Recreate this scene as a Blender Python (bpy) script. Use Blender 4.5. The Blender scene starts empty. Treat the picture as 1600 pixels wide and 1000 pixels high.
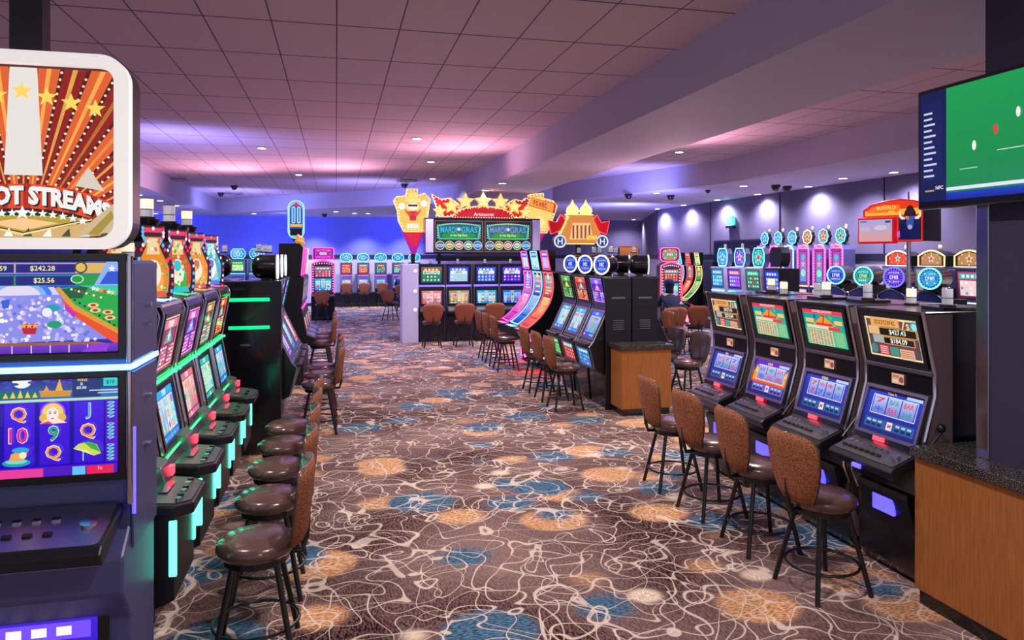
import bpy, math, random
from mathutils import Vector, Matrix
R = math.radians
SC = bpy.context.scene
COL = SC.collection
# ------------------------------------------------------------------ camera, world, exposure
EYE = 2.15; F = 1143.0; YAW = math.atan(275 / F); SN = math.sin(YAW); CS = math.cos(YAW)
cam = bpy.data.cameras.new('camera'); camo = bpy.data.objects.new('camera', cam); COL.objects.link(camo)
camo.location = (0, 0, EYE); camo.rotation_euler = (R(90), 0, -YAW)
cam.sensor_width = 36; cam.lens = 36 * F / 1600; cam.shift_y = -100 / 1600; cam.clip_end = 200; cam.clip_start = .05
SC.camera = camo
SC.view_settings.view_transform = 'Standard'; SC.view_settings.look = 'None'
SC.view_settings.exposure = 0.42; SC.view_settings.gamma = 1; SC.view_settings.use_curve_mapping = False
w = bpy.data.worlds.new('world'); SC.world = w; w.use_nodes = True
w.node_tree.nodes['Background'].inputs[0].default_value = (.66, .60, .74, 1)
w.node_tree.nodes['Background'].inputs[1].default_value = 0.62
ZC = 3.84; ZR = 4.4

def P(px, d):
    xc = (px - 800) / F * d
    return SN * d + CS * xc, CS * d - SN * xc
def Zh(py, d): return EYE + (400 - py) * d / F
def Dz(py, z): return (z - EYE) * F / (400 - py)

def spot(name, loc, e, col=(1, .93, .85), size=150, rad=.06, blend=.8, tgt=None):
    l = bpy.data.lights.new(name, 'SPOT'); l.energy = e; l.color = col; l.spot_size = R(size); l.spot_blend = blend; l.shadow_soft_size = rad
    o = bpy.data.objects.new(name, l); COL.objects.link(o); o.location = loc
    if tgt: o.rotation_euler = (Vector(tgt) - Vector(loc)).to_track_quat('-Z', 'Y').to_euler()
    return o
# downlights: (px, py, ceiling height) read off the photograph, then stood in the ceiling
DOWN = [(217,304,ZC),(250,313,ZC),(276,321,ZC),(243,339,ZC),(397,339,ZC),(554,333,ZC),(575,341,ZC),(676,279,ZR),(785,286,ZC),(758,297,ZC),
        (1026,301,ZC),(1027,326,ZC),(1068,320,ZC),(1121,312,ZC),(1162,290,ZC),(1184,303,ZC),(1263,291,ZC),(1317,278,ZC),(990,343,ZC)]
DOWN = [P(a, min(29.0 if a < 700 else 99, Dz(b, z))) + (z,) for a, b, z in DOWN]
DOWN += [(1.2, 3.0, ZR), (1.4, 6.5, ZR), (1.2, 10, ZR), (1.5, 14, ZR), (2.2, 17.4, ZR), (-1.8, 4.8, ZR), (-2.2, 9, ZR), (-1.5, 16, ZR), (4.4, 7.8, ZC), (4.5, 3.2, ZC),
         (6.8, 6, ZR), (7.0, 10, ZR), (7.2, 14.5, ZR), (-7, 14, ZC), (-6.5, 8, ZC), (10.9, 12.5, ZC), (10.9, 9.5, ZC), (0, 28.5, ZC), (5, 28.5, ZC), (9, 28, ZC), (-1, 21, ZR), (1.2, -.6, ZR)]  # further unseen downlights, added so the floor gets enough light
for i, (x, y, z) in enumerate(DOWN):
    blue = y > 20 and x < 4 or x < -4
    spot('downlight_beam', (x, y, z - .07), 205 if not blue else 190, (.45, .5, 1) if blue else ((.86, .78, 1) if y > 12 else (1, .88, .84)), 150)
# wall washers of the right and the back wall
for x, y, tx in [(10.85, 26.5, 12.3), (10.85, 23.6, 11.4), (10.85, 20.9, 11.4), (10.85, 17.9, 11.4), (10.85, 14.9, 11.4), (10.85, 12, 11.4)]:
    spot('wall_washer_beam', (x - .55, y, ZC - .05), 66, (1, .84, .60), 104, .05, 1, (x - .35, y, 0))
for x in (-.9, 1.2, 3.0, -8.0):
    spot('wall_washer_beam', (x, 31.7, ZC - .05), 420, (1, .93, .85), 100, .05, 1, (x, 31.9, 0))
for x in (-7, -2, 3):  # blue fill spots added to tint the upper back wall, without a fitting
    spot('fill_beam', (x, 29.5, 3.75), 650, (.05, .10, 1), 100, .3, .9, (x, 32.6, 3.2))
for x, y in ((-3.2, 26), (1.0, 22), (-3, 14), (-7, 12), (-7, 20), (7.6, 17), (9.2, 22)):  # bluish fill spots added in mid-air to brighten ceiling and soffits
    spot('fill_beam', (x, y, 2.7), 300, (.30, .32, 1), 165, .3, .9, (x, y + 2, 4.4))
for x, y in ((0.2, 19), (2.6, 15), (-2.5, 20), (6.5, 13)):  # pink fill spots added in mid-air to tint the ceiling
    spot('fill_beam', (x, y, 3.1), 170, (1, .5, .62), 165, .3, .9, (x - .5, y - .5, 4.4))

# ------------------------------------------------------------------ materials
def lin(c): return tuple(((v / 12.92) if v <= .04045 else ((v + .055) / 1.055) ** 2.4) for v in c)
def hx(s): return lin(tuple(int(s[i:i + 2], 16) / 255 for i in (0, 2, 4)))
def pb(name, col, rough=.5, metal=0, emis=None, es=0, sample=True, spec=.5, coat=0):
    m = bpy.data.materials.new(name); m.use_nodes = True; b = m.node_tree.nodes['Principled BSDF']
    b.inputs['Base Color'].default_value = (*col, 1); b.inputs['Roughness'].default_value = rough; b.inputs['Metallic'].default_value = metal
    b.inputs['Specular IOR Level'].default_value = spec
    if coat: b.inputs['Coat Weight'].default_value = coat; b.inputs['Coat Roughness'].default_value = .08
    if emis: b.inputs['Emission Color'].default_value = (*emis, 1); b.inputs['Emission Strength'].default_value = es
    if not sample: m.cycles.emission_sampling = 'NONE'
    return m
def nd(m, t, **k):
    n = m.node_tree.nodes.new(t)
    for a, v in k.items(): setattr(n, a, v)
    return n
def lk(m, a, b): m.node_tree.links.new(a, b)
def mth(m, op, a, b=None, c=None):
    n = nd(m, 'ShaderNodeMath', operation=op)
    for i, v in enumerate((a, b, c)):
        if v is None: continue
        if hasattr(v, 'is_linked'): lk(m, v, n.inputs[i])
        else: n.inputs[i].default_value = v
    return n.outputs[0]
def mixc(m, f, a, b):
    n = nd(m, 'ShaderNodeMix', data_type='RGBA')
    for i, v in ((0, f), (6, a), (7, b)):
        if hasattr(v, 'is_linked'): lk(m, v, n.inputs[i])
        else: n.inputs[i].default_value = v if i == 0 else (*v, 1)
    return n.outputs[2]
def bsdf(m): return m.node_tree.nodes['Principled BSDF']
def noisy(name, c1, c2, scale, rough=.6, bump=0, detail=3, thr=None, **k):
    m = pb(name, c1, rough, **k); g = nd(m, 'ShaderNodeTexCoord'); n = nd(m, 'ShaderNodeTexNoise')
    n.inputs['Scale'].default_value = scale; n.inputs['Detail'].default_value = detail; lk(m, g.outputs['Object'], n.inputs['Vector'])
    f = n.outputs[0]
    if thr is not None: f = mth(m, 'MULTIPLY_ADD', mth(m, 'SUBTRACT', f, thr), 12, .5)
    nn = nd(m, 'ShaderNodeClamp'); lk(m, f, nn.inputs[0])
    lk(m, mixc(m, nn.outputs[0], c1, c2), bsdf(m).inputs['Base Color'])
    if bump:
        b = nd(m, 'ShaderNodeBump'); b.inputs['Strength'].default_value = bump; b.inputs['Distance'].default_value = .01
        lk(m, n.outputs[0], b.inputs['Height']); lk(m, b.outputs[0], bsdf(m).inputs['Normal'])
    return m

M = {}
M['black'] = pb('black_lacquer', (.006, .006, .009), .22, coat=.3)
M['dark'] = pb('charcoal_plastic', (.010, .010, .015), .32)
M['navy'] = pb('navy_paint', (.07, .075, .20), .4)
M['chrome'] = pb('chrome', (.62, .62, .68), .16, 1)
M['steel'] = pb('brushed_steel', (.34, .33, .38), .32, 1)
M['bronze'] = pb('bronze_side', (.17, .12, .13), .35)
M['greyp'] = pb('grey_lilac_laminate', (.60, .59, .78), .5)
M['cream'] = pb('cream_lit_frame', (.8, .76, .7), .3, emis=(1, .97, .93), es=.45)
M['leather'] = noisy('brown_leather', (.085, .040, .034), (.13, .07, .06), 60, .22, .1, coat=.3)
M['fabric'] = noisy('speckled_brown_fabric', hx('633420'), hx('b06c40'), 170, .8, .3, 2, .52)
M['fabricfar'] = pb('tan_brown_fabric', hx('9a5836'), .75)
M['legs'] = pb('black_powder_coat', (.008, .008, .008), .35)
M['wood'] = None
M['granite'] = noisy('speckled_granite', (.008, .008, .01), (.22, .19, .17), 190, .15, 0, 2, .58)
M['candle'] = pb('candle_glass', (.42, .42, .5), .15, emis=(.85, .82, 1), es=.12, sample=False)
M['candle_lit'] = pb('candle_lit_amber', (.9, .7, .5), .2, emis=(1, .62, .42), es=.9, sample=False)
M['led_blue'] = pb('blue_light_strip', (.1, .4, 1), .3, emis=(.12, .45, 1), es=5)
M['led_green'] = pb('green_light_strip', (.1, 1, .3), .3, emis=(.02, 1, .22), es=1.7)
M['led_teal'] = pb('teal_light_strip', (.1, 1, .7), .3, emis=(.1, 1, .65), es=2.2)
M['led_violet'] = pb('violet_light_strip', (.3, .2, 1), .3, emis=(.05, .045, 1), es=2.2)
M['led_magenta'] = pb('magenta_light_strip', (1, .1, .6), .3, emis=(1, .06, .42), es=1.5)
M['led_red'] = pb('red_light_strip', (1, .1, .1), .3, emis=(1, .04, .08), es=1.6)
M['led_cyan'] = pb('cyan_light_strip', (.1, .7, 1), .3, emis=(.15, .55, 1), es=1.6)
M['led_white'] = pb('white_light_strip', (1, 1, 1), .3, emis=(.8, .86, 1), es=1.1)
M['led_gold'] = pb('gold_light_strip', (1, .8, .3), .3, emis=(1, .62, .2), es=1.2)
M['kick'] = pb('red_kick_light', (1, .1, .1), .3, emis=(1, .03, .06), es=14)
M['kickm'] = pb('magenta_kick_light', (1, .1, .5), .3, emis=(1, .03, .4), es=10)
M['lens'] = pb('downlight_lens', (1, 1, 1), .3, emis=(1, .95, .9), es=14, sample=False)
M['skin'] = pb('skin', (.45, .25, .18), .5)
M['hair'] = pb('dark_hair', (.02, .013, .01), .5)
M['blue_cloth'] = pb('blue_cloth', (.02, .05, .22), .8)
M['navy_cloth'] = pb('dark_navy_cloth', (.006, .012, .05), .8)
M['gold'] = pb('gold_plastic', hx('e8b040'), .3, emis=hx('ffc24a'), es=.3, sample=False)
M['redp'] = pb('red_plastic', hx('c01020'), .3, emis=hx('d01020'), es=.35, sample=False)
M['magp'] = pb('magenta_plastic', hx('a01060'), .3, emis=hx('b01088'), es=.3, sample=False)

def displaymat(name, es, gloss=.12):
    m = pb(name, (.01, .01, .01), gloss, sample=False)
    a = nd(m, 'ShaderNodeAttribute', attribute_name='Col'); lk(m, a.outputs['Color'], bsdf(m).inputs['Emission Color'])
    bsdf(m).inputs['Emission Strength'].default_value = es
    return m
M['disp'] = displaymat('lit_display', .70)
M['print'] = displaymat('backlit_print', .75, .3)

def wood():
    m = pb('teak_veneer', hx('9a5a2c'), .35); g = nd(m, 'ShaderNodeTexCoord'); mp = nd(m, 'ShaderNodeMapping'); mp.inputs['Scale'].default_value = (14, 14, .8)
    n = nd(m, 'ShaderNodeTexNoise'); n.inputs['Scale'].default_value = 6; n.inputs['Detail'].default_value = 5
    lk(m, g.outputs['Object'], mp.inputs[0]); lk(m, mp.outputs[0], n.inputs['Vector'])
    lk(m, mixc(m, n.outputs[0], hx('74401c'), hx('c27a3c')), bsdf(m).inputs['Base Color'])
    return m
M['wood'] = wood()

def carpet():
    m = pb('patterned_carpet', (.1, .07, .07), .95, spec=.1); g = nd(m, 'ShaderNodeNewGeometry'); pos = g.outputs['Position']
    def mp(sc, off=(0, 0, 0), rot=0):
        n = nd(m, 'ShaderNodeMapping'); n.inputs['Scale'].default_value = sc; n.inputs['Location'].default_value = off; n.inputs['Rotation'].default_value = (0, 0, rot); lk(m, pos, n.inputs[0]); return n.outputs[0]
    def noise(vec, sc, det=0, dist=0):
        n = nd(m, 'ShaderNodeTexNoise'); n.inputs['Scale'].default_value = sc; n.inputs['Detail'].default_value = det; n.inputs['Distortion'].default_value = dist; lk(m, vec, n.inputs['Vector']); return n.outputs[0]
    def step(v, edge, k):
        c = nd(m, 'ShaderNodeClamp'); lk(m, mth(m, 'MULTIPLY_ADD', mth(m, 'SUBTRACT', v, edge), k, .5), c.inputs[0]); return c.outputs[0]
    def blot(off, sc, thr):
        v = nd(m, 'ShaderNodeTexVoronoi'); v.inputs['Scale'].default_value = sc; v.inputs['Randomness'].default_value = .75
        lk(m, mp((1, 1.15, 1), off, .5), v.inputs['Vector'])
        d = mth(m, 'ADD', v.outputs['Distance'], mth(m, 'MULTIPLY', mth(m, 'SUBTRACT', hatch, .5), .16))
        return step(mth(m, 'MULTIPLY', d, -1), -thr, 14)
    hatch = noise(mp((1, .35, 1), (0, 0, 0), .6), 75, 2)
    hatch2 = noise(mp((.35, 1, 1), (3, 0, 0), .3), 90, 2)
    base = mixc(m, step(hatch, .5, 7), hx('1a1114'), hx('70504e'))
    big = noise(mp((1, 1, 1), (7, 2, 0)), .9, 1)
    base = mixc(m, mth(m, 'MULTIPLY', step(big, .5, 3), .45), base, hx('a98c88'))
    tan = mixc(m, step(hatch2, .5, 6), hx('a06c48'), hx('e0b086'))
    teal = mixc(m, step(hatch2, .5, 5), hx('24405a'), hx('587c98'))
    pale = mixc(m, step(hatch, .5, 5), hx('c6aa94'), hx('f4e2cc'))
    c = mixc(m, blot((.4, .2, 0), 1.35, .37), base, tan)
    c = mixc(m, blot((5.1, 2.7, 0), 1.2, .36), c, teal)
    c = mixc(m, blot((2.2, 8.6, 0), 1.4, .15), c, pale)
    for off, sc, wd in (((0, 0, 0), 1.9, .0065), ((9, 3, 2), 1.7, .006), ((4, 17, 5), 2.3, .008), ((14, 5, 8), 2.0, .007), ((24, 9, 1), 2.6, .008)):
        n = noise(mp((1, 1, 1), off), sc, 0, .9)
        f = step(mth(m, 'MULTIPLY', mth(m, 'ABSOLUTE', mth(m, 'SUBTRACT', n, .5)), -1), -wd, 260)
        c = mixc(m, mth(m, 'MULTIPLY', f, .78), c, hx('dccabc'))
    lk(m, c, bsdf(m).inputs['Base Color'])
    return m
M['carpet'] = carpet()

def tiles():
    m = pb('ceiling_tile', (.5, .5, .5), .9); g = nd(m, 'ShaderNodeNewGeometry'); s = nd(m, 'ShaderNodeSeparateXYZ'); lk(m, g.outputs['Position'], s.inputs[0])
    def line(o, w_): return mth(m, 'LESS_THAN', mth(m, 'FRACT', mth(m, 'DIVIDE', o, w_)), .022)
    f = mth(m, 'MAXIMUM', line(s.outputs[0], .61), line(s.outputs[1], 1.22))
    lk(m, mixc(m, f, hx('cdb6c4'), hx('54486a')), bsdf(m).inputs['Base Color']); return m
M['tile'] = tiles()
M['soffit'] = noisy('painted_drywall_soffit', hx('bcb8d4'), hx('c4bfd8'), 2, .75)
M['wall_blue'] = noisy('blue_wall_fabric', hx('6a72bc'), hx('757cc4'), 40, .85)
M['wall_grey'] = noisy('grey_violet_wall_fabric', hx('666082'), hx('726c8c'), 60, .85)
M['wall_low'] = noisy('pale_wainscot_paint', hx('b4aec6'), hx('bab5ca'), 5, .7)
M['rail'] = pb('dark_chair_rail', hx('1c1c33'), .4)
def perf():
    m = pb('perforated_navy_panel', hx('2a2740'), .5); g = nd(m, 'ShaderNodeTexCoord'); v = nd(m, 'ShaderNodeTexVoronoi'); v.inputs['Scale'].default_value = 95; v.inputs['Randomness'].default_value = 0
    lk(m, g.outputs['Object'], v.inputs['Vector'])
    lk(m, mixc(m, mth(m, 'LESS_THAN', v.outputs['Distance'], .27), hx('3b3753'), hx('171527')), bsdf(m).inputs['Base Color']); return m
M['perf'] = perf()

# ------------------------------------------------------------------ mesh helpers
class MB:
    def __init__(s): s.v = []; s.f = []; s.m = []; s.c = []; s.mats = []; s.T = None; s.smooth = False
    def mi(s, k):
        k = M[k] if isinstance(k, str) else k
        if k not in s.mats: s.mats.append(k)
        return s.mats.index(k)
    def pt(s, p):
        p = Vector(p)
        if s.T is not None: p = s.T @ p
        s.v.append(p); return len(s.v) - 1
    def face(s, ids, k, col=None): s.f.append(tuple(ids)); s.m.append(s.mi(k)); s.c.append(col)
    def poly(s, pts, k, col=None): s.face([s.pt(p) for p in pts], k, col)
    def box(s, x0, x1, y0, y1, z0, z1, k):
        i = [s.pt(p) for p in ((x0,y0,z0),(x1,y0,z0),(x1,y1,z0),(x0,y1,z0),(x0,y0,z1),(x1,y0,z1),(x1,y1,z1),(x0,y1,z1))]
        for q in ((0,3,2,1),(4,5,6,7),(0,1,5,4),(1,2,6,5),(2,3,7,6),(3,0,4,7)): s.face([i[a] for a in q], k)
        return s
    def prism(s, prof, x0, x1, k):          # prof: (y, z) outline, counter-clockwise seen from +x
        a = [s.pt((x0, y, z)) for y, z in prof]; b = [s.pt((x1, y, z)) for y, z in prof]; n = len(prof)
        for i in range(n): s.face((a[i], b[i], b[(i + 1) % n], a[(i + 1) % n]), k)
        s.face(a[::-1][::-1], k); s.face(b[::-1], k); return s
    def extr(s, out, fn, k, th):            # outline (u, v) through fn(u, v, n) with thickness th
        a = [s.pt(fn(u, v, 0)) for u, v in out]; b = [s.pt(fn(u, v, th)) for u, v in out]; n = len(out)
        for i in range(n): s.face((a[i], a[(i + 1) % n], b[(i + 1) % n], b[i]), k)
        s.face(b, k); s.face(a[::-1], k); return s
    def ring(s, out, inn, fn, k, th, n0=0):
        n = len(out); A = [[s.pt(fn(u, v, h)) for u, v in o] for o in (out, inn) for h in (n0, th)]
        oa, ob, ia, ib = A
        for i in range(n):
            j = (i + 1) % n
            s.face((oa[i], oa[j], ob[j], ob[i]), k); s.face((ob[i], ob[j], ib[j], ib[i]), k); s.face((ib[i], ib[j], ia[j], ia[i]), k); s.face((ia[i], ia[j], oa[j], oa[i]), k)
        return s
    def tube(s, pts, r, k, n=8, caps=True, rs=None):
        pts = [Vector(p) for p in pts]; rings = []; up = None
        for i, p in enumerate(pts):
            t = (pts[min(i + 1, len(pts) - 1)] - pts[max(i - 1, 0)]).normalized()
            if up is None: up = t.orthogonal().normalized()
            up = (up - t * up.dot(t)).normalized(); w_ = t.cross(up); rr = rs[i] if rs else r
            rings.append([s.pt(p + (up * math.cos(2 * math.pi * j / n) + w_ * math.sin(2 * math.pi * j / n)) * rr) for j in range(n)])
        for a, b in zip(rings, rings[1:]):
            for j in range(n): s.face((a[j], a[(j + 1) % n], b[(j + 1) % n], b[j]), k)
        if caps: s.face(rings[0][::-1], k); s.face(rings[-1], k)
        return s
    def lathe(s, prof, k, c=(0, 0, 0), n=20, axis='z', sx=1, sy=1, ks=None):
        rings = []
        for r, z in prof:
            ring = []
            for j in range(n):
                a = 2 * math.pi * j / n; x, y = r * math.cos(a) * sx, r * math.sin(a) * sy
                q = {'z': (x, y, z), 'y': (x, z, y), 'x': (z, x, y)}[axis]
                ring.append(s.pt((c[0] + q[0], c[1] + q[1], c[2] + q[2])))
            rings.append(ring)
        for i, (a, b) in enumerate(zip(rings, rings[1:])):
            kk = ks[i] if ks else k
            for j in range(n): s.face((a[j], a[(j + 1) % n], b[(j + 1) % n], b[j]), kk)
        s.face(rings[0][::-1], ks[0] if ks else k); s.face(rings[-1], ks[-1] if ks else k); return s
    def build(s, name, parent=None, bevel=0, smooth=False, **tags):
        me = bpy.data.meshes.new(name); me.from_pydata([tuple(p) for p in s.v], [], s.f)
        for m in s.mats: me.materials.append(m)
        me.polygons.foreach_set('material_index', s.m)
        if any(c is not None for c in s.c):
            at = me.color_attributes.new('Col', 'FLOAT_COLOR', 'CORNER'); buf = []
            for f, c in zip(s.f, s.c):
                for q in range(len(f)):
                    cc = (0, 0, 0) if c is None else (c if not isinstance(c[0], tuple) else c[q]); buf += [*cc, 1]
            at.data.foreach_set('color', buf)
        if smooth: me.polygons.foreach_set('use_smooth', [True] * len(me.polygons))
        me.update(); o = bpy.data.objects.new(name, me); COL.objects.link(o)
        if parent: o.parent = parent
        if smooth and smooth != 'all':
            md = o.modifiers.new('es', 'EDGE_SPLIT'); md.split_angle = R(40)
        if bevel:
            md = o.modifiers.new('bv', 'BEVEL'); md.width = bevel; md.segments = 2; md.limit_method = 'ANGLE'; md.angle_limit = R(35)
        for a, v in tags.items(): o[a] = v
        return o
def tag(o, label, cat, group=None):
    o['label'] = label; o['category'] = cat
    if group: o['group'] = group
    return o
def thing(name, label, cat, loc=(0, 0, 0), rz=0, group=None):
    o = bpy.data.objects.new(name, None); COL.objects.link(o); o.location = loc; o.rotation_euler = (0, 0, rz); o.empty_display_size = .1
    return tag(o, label, cat, group)
def dup(root, loc, rz, label, group=None):
    def cp(o, par):
        c = o.copy(); COL.objects.link(c); c.parent = par
        for ch in o.children: cp(ch, c)
        return c
    r = cp(root, None); r.location = loc; r.rotation_euler = (0, 0, rz); r['label'] = label
    if group: r['group'] = group
    return r
def struct(mb, name, **k):
    o = mb.build(name, **k); o['kind'] = 'structure'; return o

# ---- text outlines
_TX = {}
def text_polys(st):
    if st in _TX: return _TX[st]
    cu = bpy.data.curves.new('t', 'FONT'); cu.body = st.lstrip('!'); cu.resolution_u = 2; cu.align_x = 'CENTER'; cu.offset = (.012, .02, .055)[len(st) - len(st.lstrip('!'))]
    o = bpy.data.objects.new('t', cu); COL.objects.link(o); bpy.context.view_layer.update()
    me = bpy.data.meshes.new_from_object(o.evaluated_get(bpy.context.evaluated_depsgraph_get()))
    vs = [(v.co.x, v.co.y) for v in me.vertices]; fs = [tuple(p.vertices) for p in me.polygons]
    bpy.data.objects.remove(o); bpy.data.curves.remove(cu); bpy.data.meshes.remove(me)
    xs = [a for a, b in vs] or [0, 1]; ys = [b for a, b in vs] or [0, 1]
    _TX[st] = (vs, fs, min(xs), max(xs), min(ys), max(ys)); return _TX[st]
def star_pts(cx, cy, r, n=5, q=.42, a0=90):
    return [(cx + (r if i % 2 == 0 else r * q) * math.cos(R(a0) + math.pi * i / n), cy + (r if i % 2 == 0 else r * q) * math.sin(R(a0) + math.pi * i / n)) for i in range(2 * n)]
def rr_pts(x0, y0, x1, y1, r, n=5):
    o = []
    for cx, cy, a in ((x1 - r, y0 + r, -90), (x1 - r, y1 - r, 0), (x0 + r, y1 - r, 90), (x0 + r, y0 + r, 180)):
        o += [(cx + r * math.cos(R(a + 90 * i / n)), cy + r * math.sin(R(a + 90 * i / n))) for i in range(n + 1)]
    return o
def C(s): return s if isinstance(s, tuple) else hx(s)

class D(MB):        # a lit display: artwork laid in metres on a surface fn(u, v, n)
    def __init__(s, fn, W, H, k='disp', sub=0, st=.0004):
        super().__init__(); s.fn = fn; s.W = W; s.H = H; s.k = k; s.n = .0015; s.st = st; s.sub = sub
    def up(s): s.n += s.st
    def P2(s, pts, col, up=True):
        if up: s.up()
        s.poly([s.fn(u, v, s.n) for u, v in pts], s.k, tuple(C(c) if isinstance(c, str) else c for c in col) if isinstance(col, list) else (C(col) if isinstance(col, str) else col))
    def rect(s, u0, v0, u1, v1, col, up=True, top=None):
        if up: s.up()
        k = max(1, int(math.ceil((v1 - v0) / s.sub))) if s.sub else 1
        c0 = C(col); c1 = C(top) if top else c0
        for i in range(k):
            a, b = i / k, (i + 1) / k; ca = tuple(p + (q - p) * a for p, q in zip(c0, c1)); cb = tuple(p + (q - p) * b for p, q in zip(c0, c1))
            va, vb = v0 + (v1 - v0) * a, v0 + (v1 - v0) * b
            s.poly([s.fn(u0, va, s.n), s.fn(u1, va, s.n), s.fn(u1, vb, s.n), s.fn(u0, vb, s.n)], s.k, (ca, ca, cb, cb))
    def R_(s, a, b, c, d, col, **k): s.rect(a * s.W, b * s.H, c * s.W, d * s.H, col, **k)   # fractions
    def disc(s, cx, cy, r, col, n=14, up=True, ry=None):
        s.P2([(cx + r * math.cos(2 * math.pi * i / n), cy + (ry or r) * math.sin(2 * math.pi * i / n)) for i in range(n)], col, up)
    def star(s, cx, cy, r, col, n=5, q=.42, up=True): # fan so the concave outline fills right
        if up: s.up()
        p = star_pts(cx, cy, r, n, q); c = C(col)
        for i in range(0, 2 * n, 2):
            s.poly([s.fn(cx, cy, s.n), s.fn(*p[i - 1], s.n), s.fn(*p[i], s.n), s.fn(*p[i + 1], s.n)], s.k, c)
    def text(s, st, cx, cy, h, col, wmax=None, warp=None, up=True, fit=False):
        if st in ('BONUS', 'WINNER', 'WILD', 'VEGAS', 'HIT', 'CASH', 'LUCK', 'MONEY', 'GOLD', 'HOT 7s', 'TRIPLE GOLD', 'DOUBLE', 'JACKPOT'):   # lettering too small to read: rows of strokes
            n = len(st); w_ = min(wmax or h * n * .6, h * n * .6); cw = w_ / n; r = random.Random(st + str(round(cx, 2)))
            if up: s.up()
            for i in range(n):
                x0 = cx - w_ / 2 + cw * i + cw * .12; x1 = x0 + cw * .72; t = cw * .26; k = r.choice((0, 1, 2, 3)); q = [(x0, -h / 2, x0 + t, h / 2)]
                if k in (1, 2): q.append((x1 - t, -h / 2, x1, h / 2))
                if k in (0, 1, 3): q.append((x0 + t, h / 2 - h * .22, x1 - t * (k == 1), h / 2))
                if k in (2, 3): q.append((x0 + t, -h * .1, x1 - t * (k == 2), h * .12))
                if k == 0: q.append((x0 + t, -h / 2, x1, -h / 2 + h * .22))
                for a, b, c, d in q: s.P2([(warp(u, cy + v) if warp else (u, cy + v)) for u, v in ((a, b), (c, b), (c, d), (a, d))], col, False)
            return
        vs, fs, x0, x1, y0, y1 = text_polys(st); sy = h / max(.1, y1 - y0); sx = sy
        if wmax and (fit or (x1 - x0) * sx > wmax): sx = wmax / (x1 - x0)
        if up: s.up()
        c = C(col); mx = (x0 + x1) / 2; my = (y0 + y1) / 2; q = []
        for a, b in vs:
            u, v = cx + (a - mx) * sx, cy + (b - my) * sy
            if warp: u, v = warp(u, v)
            q.append(s.pt(s.fn(u, v, s.n)))
        for f in fs: s.face([q[i] for i in f], s.k, c)
    def frame(s, u0, v0, u1, v1, t, col):
        s.rect(u0, v0, u1, v0 + t, col); s.rect(u0, v1 - t, u1, v1, col, up=False); s.rect(u0, v0, u0 + t, v1, col, up=False); s.rect(u1 - t, v0, u1, v1, col, up=False)
# ------------------------------------------------------------------ screen artwork
PAL = {
 'blue': ('10188c', '3a6cff', 'a8e0ff', 'f8f8ff', 'ffc040', '2030c0'), 'teal': ('06606c', '20c8c0', 'c0fff0', 'fff2b0', 'e03040', '0a8a70'),
 'gold': ('3a2430', 'c89058', 'f6dcae', 'fff4da', 'd86a50', '70a0a0'), 'magenta': ('70108c', 'f040c8', 'ffc0f0', 'fff0ff', '50b0ff', 'b020b0'),
 'red': ('8c1018', 'ff5030', 'ffd080', 'fff6d0', '30c8d0', 'd02030'), 'violet': ('2a12a0', '7a50ff', 'd8c0ff', 'fffaff', 'ff60a0', '4020e0'),
 'cyan': ('0c50a0', '30b8f0', 'c8f8ff', 'ffffff', '6080ff', '1080d0'), 'pink': ('60204a', 'e88090', 'ffd8dc', 'fffdf8', '50b8b8', 'c84878'),
 'green': ('064a20', '30c050', 'b8ffb0', 'fffce0', 'e0c030', '10803a')}
SYM = ['7', 'Q', 'K', 'A', '10', '9', 'J', '*', 'o', '#']
def sym(d, cx, cy, s, rnd, pal):
    k = rnd.choice(SYM); c = C(rnd.choice(['ff4050', 'ffb030', '30c870', '40b0ff', 'f060c0', 'ffe060', 'e03030']))
    if k == '*': d.star(cx, cy, s * .52, c, up=False)
    elif k == 'o': d.disc(cx, cy, s * .42, c, 10, up=False)
    elif k == '#': d.P2([(cx - s * .4, cy), (cx, cy - s * .45), (cx + s * .4, cy), (cx, cy + s * .45)], c, up=False)
    else: d.text(k, cx, cy, s * .75, c, wmax=s * .95, up=False)
def a_mini(d, pal, seed, dark=False):           # small far screen: a title band, a lit picture, a scatter of marks
    r = random.Random(seed); p = PAL[pal]; W, H = d.W, d.H
    d.rect(0, 0, W, H, p[0], top=p[5]); d.R_(.05, .72, .95, .93, p[r.choice((1, 4))]); d.R_(.07, .08, .93, .66, p[r.choice((1, 2, 5))], up=False)
    d.up()
    for i in range(5):
        for j in range(3):
            u, v = W * (.15 + .175 * i), H * (.17 + .2 * j)
            d.disc(u, v, min(W, H) * .065, C(r.choice(p[2:5])), 7, up=False)
    d.up()
    for i in range(4): d.rect(W * (.16 + .18 * i), H * .77, W * (.27 + .18 * i), H * .88, p[3], up=False)
def a_pay(d, pal, seed, title=None, rows=5):    # pay table glass
    r = random.Random(seed); p = PAL[pal]; W, H = d.W, d.H
    d.rect(0, 0, W, H, p[5], top=p[0]); d.frame(W * .02, H * .02, W * .98, H * .98, W * .02, p[2])
    d.R_(.08, .76, .92, .93, p[1])
    if title: d.text(title, W * .5, H * .845, H * .13, p[3], W * .78)
    d.P2([(W * .25, H * .48), (W * .75, H * .48), (W * .5, H * .78)], p[4]); d.star(W * .5, H * .6, H * .12, p[3])
    d.up()
    for j in range(rows):
        v = H * (.09 + .36 * j / rows)
        for i in range(6):
            if i == 3: continue
            u = W * (.1 + .14 * i); d.rect(u, v, u + W * .10, v + H * .22 / rows, p[r.choice((2, 2, 3, 4, 1))], up=False)
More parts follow.
